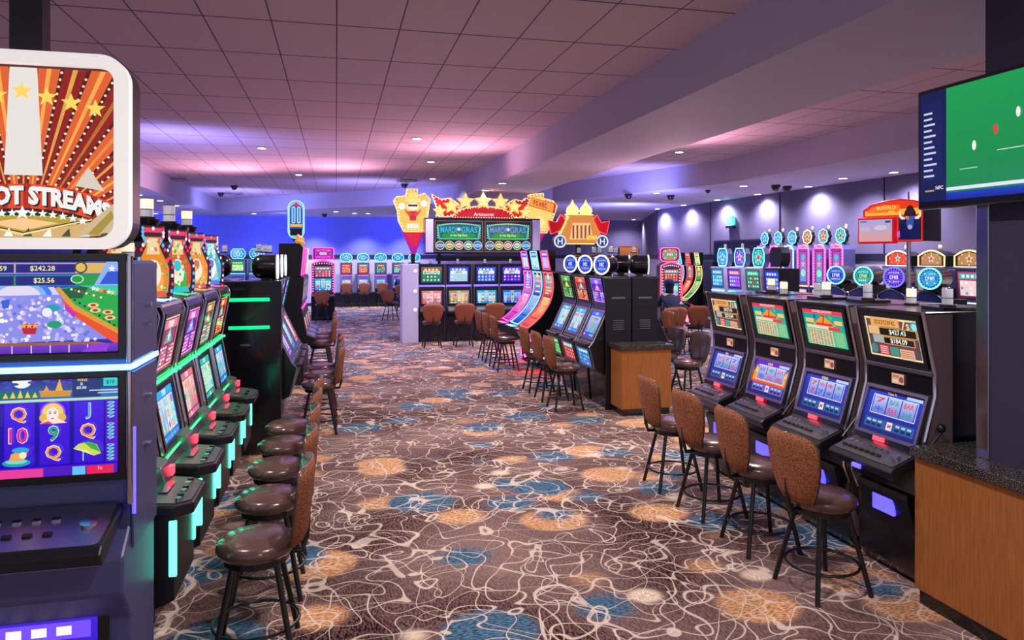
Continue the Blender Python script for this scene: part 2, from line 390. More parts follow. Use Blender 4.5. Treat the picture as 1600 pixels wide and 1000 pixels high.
def a_reels(d, pal, seed, cols=5, rows=3, head=.16, foot=.14, title=None, cell=None):
    r = random.Random(seed); p = PAL[pal]; W, H = d.W, d.H
    d.rect(0, 0, W, H, p[0], top=p[5]); u0, u1, v0, v1 = W * .06, W * .94, H * (foot + .02), H * (1 - head - .02); cw = (u1 - u0) / cols; ch = (v1 - v0) / rows
    d.up()
    for i in range(cols): d.rect(u0 + cw * i + cw * .05, v0, u0 + cw * (i + 1) - cw * .05, v1, cell or r.choice((p[2], p[1])), up=False, top=p[2])
    d.up()
    for i in range(cols):
        for j in range(rows): sym(d, u0 + cw * (i + .5), v0 + ch * (j + .5), min(cw, ch) * .95, r, p)
    d.R_(.04, 1 - head, .96, .98, p[1]); d.text(title or 'BONUS', W * .5, H * (1 - head / 2 - .01), H * head * .62, p[3], W * .7)
    d.R_(.04, .02, .96, foot, p[5]); d.up()
    for i in range(5): d.rect(W * (.09 + .17 * i), H * .035, W * (.2 + .17 * i), H * (foot - .02), p[r.choice((2, 1, 4))], up=False)
def a_jackpot(d, v1, v2):
    W, H = d.W, d.H
    d.rect(0, 0, W, H, '5a3a48', top='70485a'); d.frame(W * .01, H * .03, W * .99, H * .97, W * .025, 'f4e8b0')
    d.R_(.12, .76, .66, .96, 'f0b060'); d.text('TRIPLE GOLD', W * .39, H * .86, H * .1, '8a4a20', W * .46); d.text('7s', W * .77, H * .85, H * .22, 'ffdc90', W * .2)
    d.disc(W * .93, H * .83, W * .075, '30a8b0'); d.disc(W * .93, H * .83, W * .05, 'a0e8e8')
    d.R_(.06, .56, .28, .76, 'f0c080'); d.R_(.12, .36, .33, .55, 'a8b8b0')
    for a, b, c, e, t in ((.26, .54, .96, .75, v1), (.32, .35, .9, .53, v2)):
        d.R_(a, b, c, e, 'd8a860'); d.R_(a + .015, b + .02, c - .015, e - .02, '140a08'); d.text('!' + t, W * (a + c) / 2, H * (b + e) / 2, H * .135, 'fff8f4', W * (c - a) * .86)
    d.R_(.22, .08, .4, .32, 'd84050'); d.R_(.42, .1, .58, .3, '509888'); d.R_(.6, .06, .86, .28, 'f0b890'); d.R_(.88, .12, .97, .26, '4a5058'); d.disc(W * .12, H * .22, W * .07, '508888'); d.up()
    for i in range(4): d.rect(W * .24, H * (.12 + .05 * i), W * .38, H * (.14 + .05 * i), 'ffd8d0', up=False); d.rect(W * .62, H * (.09 + .045 * i), W * .84, H * (.105 + .045 * i), 'b06050', up=False)
def a_double(d, seed):
    W, H = d.W, d.H; r = random.Random(seed)
    d.rect(0, 0, W, H, '20c090', top='0898a0'); d.R_(0, .88, 1, 1, 'f03858'); d.text('DOUBLE JACKPOT', W * .5, H * .94, H * .09, 'fff4ec', W * .92)
    d.P2([(W * .22, H * .58), (W * .78, H * .58), (W * .5, H * .86)], 'f0a030'); d.R_(.3, .56, .7, .64, 'e83040')
    d.text('7', W * .5, H * .73, H * .26, 'd01828', W * .2); d.star(W * .68, H * .8, W * .07, '20d060'); d.star(W * .3, H * .8, W * .06, '2050a0')
    d.R_(.06, .63, .26, .74, 'f8d070'); d.R_(.76, .63, .94, .74, 'f8d070'); d.R_(.06, .48, .72, .57, 'f0e0b0'); d.R_(.6, .47, .88, .56, 'e84040')
    d.R_(.05, .04, .36, .46, 'd8d8a8'); d.R_(.37, .04, .68, .46, 'd8d8a8'); d.R_(.7, .05, .96, .45, '50c898'); d.up()
    for j in range(9):
        for i in range(8): d.rect(W * (.07 + .076 * i), H * (.06 + .043 * j), W * (.115 + .076 * i), H * (.085 + .043 * j), r.choice(['e04850', '308060', 'b06040', 'e08080', '4080a0']), up=False)
        d.rect(W * .73, H * (.07 + .042 * j), W * .93, H * (.08 + .042 * j), 'e8d890', up=False)
def a_three(d, pal, seed, title, cols=3, flame=False):      # mechanical reel glass with the info strip below
    W, H = d.W, d.H; p = PAL[pal]; r = random.Random(seed)
    d.rect(0, 0, W, H, '141c70', top='2a3cd0')
    if flame:
        d.R_(.0, .34, 1, .62, 'ff9a20'); d.R_(0, .6, 1, 1, '6a20c0'); d.P2([(0, H * .6), (W * .16, H * .62), (W * .05, H * .85)], 'ffc030'); d.P2([(W, H * .6), (W * .84, H * .62), (W * .95, H * .85)], 'ffc030'); d.R_(0, .33, 1, .39, 'f05020')
    d.text(title, W * .42, H * .925, H * .07, 'ffe880', W * .5); d.R_(.68, .89, .95, .96, 'c0d8ff'); d.frame(W * .1, H * .42, W * .9, H * .87, W * .012, 'dfe4ff')
    cw = .76 / cols; d.up()
    for i in range(cols): d.rect(W * (.12 + cw * i + .01), H * .445, W * (.12 + cw * (i + 1) - .01), H * .85, '6a80d8', up=False, top='c4d2fa')
    d.up()
    for i in range(cols):
        for j in range(2): 
            c = r.choice(['e83050', '3060e0', 'e850a0', '20a0a0', '6040d0']); d.text(r.choice(['7', 'BAR', '7', 'BAR', '*']), W * (.12 + cw * (i + .5)), H * (.55 + .2 * j), H * .12, c, W * cw * .66, up=False, fit=True)
    d.R_(.06, .1, .94, .32, '2c5c9c' if not flame else '7060c0'); d.R_(.46, .12, .56, .3, 'f4f0ff'); d.text('M', W * .51, H * .21, H * .1, 'd02030'); d.up()
    for i in range(3):
        for a in (.1, .62, ): d.rect(W * (a + .1 * i), H * .14, W * (a + .07 + .1 * i), H * .2, '102050', up=False); d.rect(W * (a + .1 * i), H * .23, W * (a + .07 + .1 * i), H * .28, 'a8d0f0', up=False)
def a_card(d):
    d.rect(0, 0, d.W, d.H, 'd8a888'); d.R_(.08, .6, .6, .85, 'b87060'); d.R_(.08, .15, .5, .4, 'e8c8a8'); d.disc(d.W * .8, d.H * .45, d.H * .3, '904848')

# ------------------------------------------------------------------ machine parts
def seg(p0, p1, W):
    (y0, z0), (y1, z1) = p0, p1; L = math.hypot(y1 - y0, z1 - z0); uy, uz = (y1 - y0) / L, (z1 - z0) / L
    return (lambda u, v, n: (-W / 2 + u, y0 + uy * v - uz * n, z0 + uz * v + uy * n)), L
def lerp(a, b, t): return (a[0] + (b[0] - a[0]) * t, a[1] + (b[1] - a[1]) * t)
def screen(root, p0, p1, W, art, name='screen', bez='black', bt=.018, bh=.014, k='disp'):
    fn, L = seg(p0, p1, W); out = [(-bt, -bt), (W + bt, -bt), (W + bt, L + bt), (-bt, L + bt)]; inn = [(0, 0), (W, 0), (W, L), (0, L)]
    b = MB(); b.ring(out, inn, fn, bez, bh); fr = b.build('screen_bezel', root)
    d = D(fn, W, L, k); art(d); d.build(name, root); return d
def candle(root, x, y, z, h=.11, lit=True, base=True, r=.028):
    m = MB()
    if base: m.lathe([(r * 1.5, 0), (r * 1.5, .012), (r, .016)], 'dark', (x, y, z), 14)
    m.lathe([(r, .012), (r, h * .45), (r * .86, h * .47), (r, h * .5), (r, h), (r * .8, h + .01)], 'candle', (x, y, z), 14, ks=['candle', 'chrome', 'chrome', 'candle_lit' if lit else 'candle', 'chrome'])
    m.build('candle_light', root, smooth=True)
def trims(root, pts, w, k='steel', r=.011):
    for s in (-1, 1):
        m = MB(); m.tube([(s * (w / 2 + .001), y, z) for y, z in pts], r, k, 6); m.build('edge_trim', root, smooth=True)
def deck(root, tip, back, w, near=False, k='dark', top='steel'):
    # the button shelf: a slab from tip (y,z) to back (y,z)
    m = MB(); m.prism([(back[0], back[1] - .06), (back[0], back[1]), (tip[0] + .03, tip[1] + .006), (tip[0], tip[1] - .02), (tip[0] + .03, tip[1] - .075)], -w / 2, w / 2, k)
    dk = m.build('button_deck', root, bevel=.008)
    fn, L = seg((tip[0] + .035, tip[1] + .008), (back[0], back[1] + .002), w - .04)
    p = MB(); p.extr(rr_pts(0, 0, w - .04, L, .02), fn, top, .004); p.build('deck_plate', dk)
    if near:
        for i in range(7):
            for j in range(2):
                b = MB(); cx, cy = .05 + (w - .22) * i / 7, L * (.3 + .34 * j)
                b.extr(rr_pts(cx - .017, cy - .011, cx + .017, cy + .011, .004, 2), lambda u, v, n: fn(u, v, n + .003), 'chrome' if j else 'dark', .009); b.build('button', dk)
        b = MB(); cx, cy = w - .11, L * .48
        b.extr([(cx + .032 * math.cos(a * .3927), cy + .032 * math.sin(a * .3927)) for a in range(16)], lambda u, v, n: fn(u, v, n + .003), 'chrome', .014); b.build('spin_button', dk)
    return dk
def cabinet(root, prof, w, k='black', bev=.008):
    m = MB(); m.prism(prof, -w / 2, w / 2, k); return m.build('cabinet', root, bevel=bev)
def led(root, pts, k, r=.008, name='light_strip'):
    m = MB(); m.tube(pts, r, k, 6); m.build(name, root, smooth=True)
def ledbar(root, y, z, w, k, h=.02, name='light_strip'):
    m = MB(); m.box(-w / 2, w / 2, y - .012, y + .01, z - h / 2, z + h / 2, k); m.build(name, root, bevel=.003)

# toppers (each a part of its machine, facing local -y)
def t_barrel(root, z, r, y0, y1, ringk, pal, seed, sx=1, word='HIT', yaw=0):
    m = MB(); zc = z + r + .02
    m.lathe([(r * .25, y1 + .05), (r * .6, y1 + .035), (r * .86, y1), (r * .97, y1 - .05), (r * .97, y0 + .02), (r, y0), (r * .9, y0 - .012)], 'black', (0, 0, zc), 28, 'y', sx=sx)
    m.box(-.05, .05, (y0 + y1) / 2 - .05, (y0 + y1) / 2 + .05, z, z + .05, 'dark'); t = m.build('topper', root, smooth=True); t.rotation_euler = (0, 0, R(yaw))
    g = MB(); n = 28; fn = lambda u, v, q: (u, y0 - .012 - q, zc + v)
    o = [(r * .99 * sx * math.cos(2 * math.pi * i / n), r * .99 * math.sin(2 * math.pi * i / n)) for i in range(n)]; i_ = [(a * .86, b * .86) for a, b in o]
    g.ring(o, i_, fn, ringk, .012); g.build('light_ring', t)
    d = D(lambda u, v, q: fn(u, v, q), r, r); p = PAL[pal]
    d.disc(0, 0, r * .86 * sx, p[0], 28, ry=r * .86); d.disc(0, 0, r * .7 * sx, p[1], 28, ry=r * .7)
    for i in range(20): a = i * math.pi / 10; d.disc(r * .78 * sx * math.cos(a), r * .78 * math.sin(a), r * .035, p[3], 6, up=False)
    d.P2([(-r * .6 * sx, -r * .2), (r * .6 * sx, -r * .2), (r * .6 * sx, r * .22), (-r * .6 * sx, r * .22)], p[5]); d.text(word, 0, 0, r * .34, p[3], r * 1.1 * sx)
    rr = random.Random(seed)
    for i in range(5): d.disc((-.4 + .2 * i) * r * sx, -r * .42, r * .07, C(p[rr.choice((2, 3, 4))]), 7, up=False); d.disc((-.4 + .2 * i) * r * sx, r * .42, r * .06, C(p[rr.choice((2, 3, 4))]), 7, up=False)
    d.build('lit_face', t)
def t_shape(root, z, out, th, bodyk, ledk, art, y=-.05, name='topper', lr=.009, foot=.04, yaw=0):
    lr *= .75
    # flat-bodied lit sign with any outline (u, v) in metres above z
    m = MB(); fn = lambda u, v, q: (u, y - q + th, z + foot + v); m.extr(out, fn, bodyk, th); m.box(-.06, .06, y + th * .3, y + th, z - .01, z + foot + .03, 'dark'); t = m.build(name, root)
    if ledk:
        g = MB(); g.tube([fn(u, v, th + .004) for u, v in out] + [fn(*out[0], th + .004)], lr, ledk, 6, caps=False); g.build('light_edge', t, smooth=True)
    t.rotation_euler = (0, 0, R(yaw))
    d = D(lambda u, v, q: fn(u, v, th + q), 1, 1); art(d); d.build('lit_face', t); return t
def scaled(out, s, c):
    return [(c[0] + (u - c[0]) * s, c[1] + (v - c[1]) * s) for u, v in out]
def art_of(out, pal, seed, word=None, wh=.05, c=None, words=None):
    xs = [a for a, b in out]; ys = [b for a, b in out]; c = c or ((min(xs) + max(xs)) / 2, (min(ys) + max(ys)) / 2); w = max(xs) - min(xs); h = max(ys) - min(ys)
    def f(d):
        p = PAL[pal]; r = random.Random(seed); d.P2(scaled(out, .96, c), p[0]); d.P2(scaled(out, .78, c), p[1]); 
        if word: d.rect(c[0] - w * .36, c[1] - wh * .8, c[0] + w * .36, c[1] + wh * .8, p[5]); d.text(word, c[0], c[1], wh, p[3], w * .66)
        else: d.star(c[0], c[1], min(w, h) * .3, p[3]); d.disc(c[0], c[1], min(w, h) * .12, p[4])
        d.up()
        for i in range(8):
            a = i * .785; d.disc(c[0] + w * .34 * math.cos(a), c[1] + h * .36 * math.sin(a), min(w, h) * .05, C(p[r.choice((2, 3, 4))]), 7, up=False)
    return f
def octo(w, h, k=.3): return [(-w/2*(1-k), 0), (w/2*(1-k), 0), (w/2, h*k), (w/2, h*(1-k)), (w/2*(1-k), h), (-w/2*(1-k), h), (-w/2, h*(1-k)), (-w/2, h*k)]
def archo(w, h, rise, n=10): return [(-w/2, 0), (w/2, 0)] + [(w/2 - w*i/n, h - rise + rise*math.sin(math.pi*i/n)) for i in range(n+1)]
def ello(w, h, n=24): return [(w/2*math.cos(2*math.pi*i/n), h/2 + h/2*math.sin(2*math.pi*i/n)) for i in range(n)]
def flower(r, n=8, m=5):
    o = []
    for i in range(n):
        a = 2*math.pi*i/n
        for j in range(m): b = a + 2*math.pi/n*(j/m - .5); q = r*(.86 + .14*math.cos((j/m - .5)*math.pi)); o.append((q*math.cos(b), r + q*math.sin(b)))
    return o
def bottle(w, h):
    pr = [(.22, 0), (.46, .06), (.5, .25), (.5, .48), (.3, .72), (.2, .84), (.26, .9), (.26, 1)]
    return [(-w*a, h*b) for a, b in pr[::-1]][::-1][::-1] if False else [(w*a, h*b) for a, b in pr] + [(-w*a, h*b) for a, b in pr[::-1]]

# ------------------------------------------------------------------ machine kinds
def m_stepper(x, y, rz, label, group, up, low, glow='led_violet', w=.62, near=True, cand=True, handle=True, top=None):
    """upright reel cabinet: leaning top glass, dark belt with a card, reel glass, button shelf"""
    t = thing('slot_machine', label, 'slot machine', (x, y, 0), rz, group)
    prof = [(.2, 0), (.2, 1.79), (-.22, 1.79), (-.13, 1.39), (-.13, 1.25), (-.24, .88), (-.26, .62), (-.2, .5), (-.2, .08), (-.14, 0)]
    cabinet(t, prof, w); trims(t, [(-.222, 1.79), (-.132, 1.39), (-.132, 1.25), (-.242, .86), (-.25, .62), (-.2, .5)], w, 'chrome', .012)
    for s in (-1, 1):
        m = MB(); m.prism([(0, .1), (0, 1.775), (-.205, 1.775), (-.12, 1.39), (-.12, 1.25), (-.225, .88), (-.235, .62), (-.19, .5), (-.19, .1)], s * w/2 - .004, s * w/2 + .005, 'bronze'); m.build('side_panel', t)
    ww = w - .09; a, b = (-.13, 1.40), (-.22, 1.79)
    screen(t, lerp(a, b, .12), lerp(a, b, .86), ww - .04, up, bez='dark', bt=.03)
    ledm = MB(); ledm.box(-w/2 + .01, w/2 - .01, -.15, -.12, 1.375, 1.405, 'steel'); ledm.build('belt_rail', t, bevel=.004)
    fn, L = seg((-.137, 1.28), (-.137, 1.35), .11); d = D(fn, .11, L, 'print'); a_card(d); d.build('rating_card', t)
    a, b = (-.24, .9), (-.13, 1.24)
    screen(t, lerp(a, b, .10), lerp(a, b, .94), ww - .02, low, bez='steel', bt=.022, bh=.02)
    dk = deck(t, (-.46, .80), (-.25, .875), w - .02, near)
    fn, L = seg((-.247, .885), (-.24, .915), .1); m = MB(); m.extr([(-.05, 0), (.05, 0), (.05, L), (-.05, L)], fn, 'led_red', .012); m.build('ticket_slot', t)
    m = MB(); m.box(-.04, .04, -.475, -.455, .735, .765, glow); m.build('deck_lamp', dk, bevel=.006)
    if glow:
        m = MB(); m.prism([(-.27, .60), (-.27, .56), (-.205, .32), (-.205, .60)], -w/2 + .08, w/2 - .08, 'dark'); m.build('belly_door', t, bevel=.006)
        m = MB(); m.box(-.1, .1, -.262, -.236, .42, .54, glow); m.build('belly_lamp', t, bevel=.01)
    if handle:
        m = MB(); m.tube([(w/2, -.12, 1.05), (w/2 + .05, -.12, 1.05), (w/2 + .05, -.3, .85)], .009, 'dark', 8); m.lathe([(.004, -.03), (.024, -.015), (.028, 0), (.02, .02), (.004, .03)], 'black', (w/2 + .05, -.13, 1.06), 10)
        m.build('pull_handle', t, smooth=True)
    if cand: candle(t, 0.1, .02, 1.79, .13, cand == 'lit', r=.034)
    if top: top(t)
    return t
def m_oval(x, y, rz, label, group, pals, seed, w=.62, detail=True, word='HIT', yaw=0):
    """slant machine under an oval barrel topper: top glass, forward slanting screen, lit belly glass"""
    t = thing('slot_machine', label, 'slot machine', (x, y, 0), rz, group)
    prof = [(.2, 0), (.2, 1.86), (-.22, 1.86), (-.13, 1.44), (-.15, 1.38), (-.36, .94), (-.42, .88), (-.34, .56), (-.2, .48), (-.16, 0)]
    cabinet(t, prof, w); trims(t, [(-.222, 1.86), (-.132, 1.44), (-.152, 1.38), (-.362, .94), (-.42, .88), (-.34, .56)], w)
    a, b = (-.13, 1.44), (-.22, 1.86); screen(t, lerp(a, b, .1), lerp(a, b, .93), w - .12, lambda d: a_pay(d, pals[0], seed, 'BONUS'), bez='black')
    a, b = (-.36, .94), (-.15, 1.38); screen(t, lerp(a, b, .12), lerp(a, b, .92), w - .14, lambda d: a_reels(d, pals[1], seed + 1, cell='60a8e8' if pals[1] == 'blue' else None), bez='steel', bt=.03)
    a, b = (-.34, .56), (-.42, .86); screen(t, lerp(a, b, .06), lerp(a, b, .92), w - .1, lambda d: a_mini(d, pals[2], seed + 2), name='belly_glass', bez='steel')
    m = MB(); m.box(-w/2 + .03, w/2 - .03, -.47, -.34, .885, .925, 'dark'); dk = m.build('button_deck', t, bevel=.012)
    if detail:
        for i in range(6): m = MB(); m.lathe([(.014, 0), (.014, .008)], 'chrome', (-.2 + .075 * i, -.42, .925), 8); m.build('button', dk)
    t_barrel(t, 1.86, .145, -.17, .05, 'led_white', pals[3], seed, word=word, yaw=yaw)
    candle(t, 0, .02, 2.19, .09, False, r=.03); return t
def m_curve(x, y, rz, label, group, ledk, pals, seed, w=.64):
    """tall curved-screen machine outlined in one colour of light, with a small screen above"""
    t = thing('slot_machine', label, 'slot machine', (x, y, 0), rz, group)
    n = 18; arc = []
    for i in range(n + 1):
        s = i / n; a = R(-78 + 88 * s); arc.append((-.33 - .0 + .56 * (1 - math.cos(R(0))) + (-.62 * (1 - math.sin(R(90) * s) ** 1.0) if False else 0), 0))
    arc = []
    for i in range(n + 1):                      # concave sweep: flat towards the player at the bottom, upright at the top
        s = i / n; q = (1 - s) ** 2.3; arc.append((-.12 - .46 * q + .06 * math.sin(math.pi * s), .84 + 1.0 * s ** 1.05))
    prof = [(.22, 0), (.22, 1.86)] + [(a, b) for a, b in arc[::-1]] + [(-.58, .76), (-.3, .6), (-.2, .45), (-.2, .05), (-.14, 0)]
    cabinet(t, prof, w)
    L = [0]
    for p, q in zip(arc, arc[1:]): L.append(L[-1] + math.hypot(q[0] - p[0], q[1] - p[1]))
    T = L[-1]
    def fn(u, v, q, W=w - .12):
        v = max(0, min(T - 1e-6, v)); i = max(k for k in range(n) if L[k] <= v); f = (v - L[i]) / (L[i+1] - L[i]); (y0, z0), (y1, z1) = arc[i], arc[i+1]; l = L[i+1] - L[i]
        return (-W/2 + u, y0 + (y1 - y0) * f - (z1 - z0) / l * q, z0 + (z1 - z0) * f + (y1 - y0) / l * q)
    W = w - .12; p = PAL[pals[0]]; r = random.Random(seed); d = D(fn, W, T, sub=.06)
    d.rect(0, .02, W, T - .03, p[0]); d.n += .002; d.rect(.03, .04, W - .03, T * .2, p[5], top=p[1]); d.n += .002
    d.rect(.03, T * .22, W - .03, T * .60, p[1], top=p[2], up=False); d.rect(.03, T * .62, W - .03, T - .06, p[5], top=p[4], up=False); d.n += .002
    for i in range(4):
        for j in range(4): sym(d, W * (.17 + .22 * i), T * (.27 + .09 * j), .08, r, p)
    for j in range(6): d.rect(W * r.uniform(.1, .3), T * (.66 + .045 * j), W * r.uniform(.6, .9), T * (.68 + .045 * j), p[r.choice((2, 3, 1))], up=False)
    d.disc(W / 2, T * .95, .05, p[3], up=False); d.text('WILD', W * .5, T * .91, .06, p[3], W * .6)
    d.build('curved_screen', t)
    for s in (-.035, W + .035):
        led(t, [fn(s, T * i / 24, .010) for i in range(25)], ledk, .009)
    led(t, [fn(-.035, T - .002, .012), fn(W + .035, T - .002, .012)], ledk, .011)
    led(t, [fn(-.035, 0, .012), fn(W + .035, 0, .012)], ledk, .011)
    m = MB(); m.box(-w/2 + .03, w/2 - .03, -.72, -.56, .76, .8, 'dark'); dk = m.build('button_deck', t, bevel=.012)
    m = MB(); m.box(-w/2 + .06, w/2 - .06, -.69, -.6, .8, .804, ledk); m.build('deck_panel', dk)
    # small header screen
    a, b = (-.14, 1.9), (-.2, 2.24)
    m = MB(); m.prism([(-.05, 1.86), (-.05, 2.26), (-.2, 2.26), (-.13, 1.88)], -w/2 + .06, w/2 - .06, 'black'); h = m.build('header', t, bevel=.006)
    f2, l2 = seg(a, b, w - .2); d = D(f2, w - .2, l2); a_mini(d, pals[1], seed + 5); d.build('header_screen', h)
    o = [(-.01, 0), (w - .19, 0), (w - .19, l2), (-.01, l2)]; led(h, [f2(*q, .006) for q in o + o[:1]], ledk, .009, 'light_edge')
    m = MB(); m.box(-w/2 + .12, w/2 - .12, -.215, -.198, .08, .3, 'kick' if ledk == 'led_red' else 'kickm' if ledk == 'led_magenta' else ledk); m.build('kick_light', t, bevel=.004)
    candle(t, 0, .05, 1.86 + .0, .1, False) if False else None
    return t
def m_wall(x, y, rz, label, group, pals, seed, ledk='led_white', w=.56, top=None, topz=1.8, bodyk='navy', border=None, chromek='steel'):
    """plain two-screen upright as they stand along the walls"""
    t = thing('slot_machine', label, 'slot machine', (x, y, 0), rz, group); Z = topz
    prof = [(.25, 0), (.25, Z), (-.2, Z), (-.16, Z * .72), (-.24, .84), (-.38, .78), (-.38, .72), (-.2, .62), (-.2, 0)]
    cabinet(t, prof, w, bodyk); a, b = (-.16, Z * .72), (-.2, Z)
    screen(t, lerp(a, b, .12), lerp(a, b, .9), w - .1, lambda d: a_mini(d, pals[0], seed), bez=border or chromek)
    a, b = (-.24, .86), (-.16, Z * .70); screen(t, lerp(a, b, .08), lerp(a, b, .9), w - .1, lambda d: a_reels(d, pals[1], seed + 3, 3, 2), bez=border or chromek)
    ledbar(t, -.17, Z * .71, w - .04, ledk); deck(t, (-.4, .79), (-.24, .85), w - .02)
    if top: top(t)
    return t

# ------------------------------------------------------------------ stools
def make_stool(label, group, far=False):
    t = thing('bar_stool', label, 'stool', (0, 0, 0), 0, group)      # faces local -y (sitter looks to -y)
    m = MB(); m.lathe([(.15, .535), (.2, .545), (.222, .575), (.218, .605), (.18, .628), (.08, .635)], 'leather', n=28, sx=1, sy=.95); m.build('seat', t, smooth='all')
    m = MB(); m.lathe([(.17, .50), (.17, .535)], 'legs', n=16); m.build('swivel_plate', t)
    # backrest: curved shield, wide at the shoulders, narrowing to the seat
    m = MB(); nu, nv = 10, 8; th = .045
    def g(i, j, s):
        u = -1 + 2 * i / nu; v = j / nv; hw = (.15 + .095 * math.sin(min(1, v * 1.4) * math.pi / 2)) * (1 - .22 * max(0, v - .8) / .2 * abs(u) * 0)
        e = math.sqrt(max(0, 1 - max(0, (v - .86) / .14) ** 2 * .35)); X = u * hw * e
        Z = .60 + .44 * (v - .06 * (abs(u) ** 4) * v); Y = .235 + .05 * v + .06 * (1 - u * u) - .05
        q = 1 if (0 < i < nu and 0 < j < nv) else .35
        return (X, Y + s * th / 2 * q, Z)
    for s in (-1, 1):
        ids = [[m.pt(g(i, j, s)) for j in range(nv + 1)] for i in range(nu + 1)]
        for i in range(nu):
            for j in range(nv):
                q = (ids[i][j], ids[i+1][j], ids[i+1][j+1], ids[i][j+1]); m.face(q if s < 0 else q[::-1], 'leather' if s < 0 else ('fabricfar' if far else 'fabric'))
        if s < 0: A = ids
        else:
            B = ids; ring = lambda I: [I[i][0] for i in range(nu + 1)] + [I[nu][j] for j in range(1, nv + 1)] + [I[i][nv] for i in range(nu - 1, -1, -1)] + [I[0][j] for j in range(nv - 1, 0, -1)]
            a, b = ring(A), ring(B)
            for i in range(len(a)): m.face((a[i], b[i], b[(i+1) % len(a)], a[(i+1) % len(a)]), 'leather')
    m.build('backrest', t, smooth='all')
    m = MB(); m.tube([(0, .12, .53), (0, .24, .53), (0, .262, .60), (0, .27, .74)], .016, 'legs', 8); m.build('back_bracket', t, smooth=True)
    for sx, sy in ((-1, -1), (1, -1), (-1, 1), (1, 1)):
        m = MB(); m.tube([(sx * .11, sy * .11, .51), (sx * .205, sy * .205, .0)], .016, 'legs', 8); m.build('leg', t, smooth=True)
    m = MB(); k = .176
    m.tube([(k * 1.28 * math.cos(i * math.pi / 12), k * 1.28 * math.sin(i * math.pi / 12), .17) for i in range(25)], .009, 'legs', 6, caps=False); m.build('footrest', t, smooth=True)
    return t
_ST = {}
def stool(x, y, rz, label, group, far=False, lo=.0):
    r = R(rz)
    if far not in _ST:
        t = make_stool(label, group, far); t.location = (x, y, lo); t.rotation_euler = (0, 0, r); _ST[far] = t; return t
    return dup(_ST[far], (x, y, lo), r, label, group)
FL, FR, FF = R(90), R(-90), 0      # machine facing +x, -x, -y   (stools use degrees, sitter faces the machine)
# ------------------------------------------------------------------ the room
def plane(name, pts, k, **kw):
    m = MB(); m.poly(pts, k); return struct(m, name)
plane('floor', [(-13, -4, 0), (14.6, -4, 0), (14.6, 33, 0), (-13, 33, 0)], 'carpet')
def low(name, pts, th=ZR - ZC + .1):
    m = MB(); m.extr(pts, lambda u, v, n: (u, v, ZC + n), 'soffit', th); return struct(m, name)
RA = [(-4.6, -4), (-4.6, 31), (3.6, 22.9), (3.6, -4)]; RB = [(5.2, -4), (5.2, 22.6), (6.6, 22.0), (7.2, 20.2), (8.8, 15.4), (8.8, -4)]
low('ceiling_soffit_side', [(-13, -4), (-4.6, -4), (-4.6, 31), (-4.6, 33), (-13, 33)])
low('ceiling_soffit_back', [(-4.6, 33), (-4.6, 31), (3.6, 22.9), (5.2, 22.6), (6.6, 22.0), (7.2, 20.2), (8.8, 15.4), (14.6, 15.4), (14.6, 33)])
low('ceiling_soffit_middle', [(3.6, -4), (5.2, -4), (5.2, 22.6), (3.6, 22.9)]); low('ceiling_soffit_right', [(8.8, -4), (14.6, -4), (14.6, 15.4), (8.8, 15.4)])
for nm, rec in (('ceiling', RA), ('ceiling', RB)):
    plane(nm, [(x, y, ZR) for x, y in rec][::-1], 'tile')
def wall(name, a, b, ku, rail=True):
    for nm, z0, z1, k in ((name, EYE, 4.5, ku), (name + '_wainscot', 0, EYE, 'wall_low')):
        m = MB(); m.poly([(*a, z0), (*b, z0), (*b, z1), (*a, z1)], k); struct(m, nm)
    if rail:
        va = Vector((b[0] - a[0], b[1] - a[1], 0)).normalized(); n = Vector((va.y, -va.x, 0)) * -.03
        n = -n if n.dot(Vector((-a[0], -a[1] + 15, 0))) < 0 else n
        m = MB(); m.extr([(0, EYE - .11), (math.dist(a, b), EYE - .11), (math.dist(a, b), EYE + .05), (0, EYE + .05)], lambda u, v, q: Vector((a[0], a[1], v)) + va * u + n * (q / .03 if q else .02), 'rail', .03); struct(m, 'trim_rail_' + name)
        m = MB(); m.extr([(0, 0), (math.dist(a, b), 0), (math.dist(a, b), .12), (0, .12)], lambda u, v, q: Vector((a[0], a[1], v)) + va * u + n * (q / .03 if q else .02), 'rail', .03); struct(m, 'baseboard_' + name[5:])
wall('wall_back_left', (-13, 32.7), (5.2, 32.7), 'wall_blue'); wall('wall_back_right', (5.2, 32.7), (14.25, 32.7), 'wall_grey')
wall('wall_left', (-13, -4), (-13, 32.7), 'wall_blue')
wall('wall_right_angled', (14.25, 32.7), (11.45, 24.8), 'wall_grey'); wall('wall_right', (11.45, 24.8), (11.45, -4), 'wall_grey')
for y in (24.8, 20.9, 17.2, 13.4):      # joints of the wall panels
    m = MB(); m.box(11.43, 11.452, y - .008, y + .008, EYE + .05, ZC, 'rail'); struct(m, 'trim_joint')
m = MB(); fn = lambda u, v, q: (11.44 - q, u, v)
m.ring([(17.7, 0), (20.6, 0), (20.6, 2.62), (17.7, 2.62)], [(17.8, 0), (20.5, 0), (20.5, 2.54), (17.8, 2.54)], fn, 'rail', .05); struct(m, 'trim_3')
m = MB(); m.box(11.40, 11.44, 17.8, 20.5, 0, 2.54, 'dark'); struct(m, 'door_1')

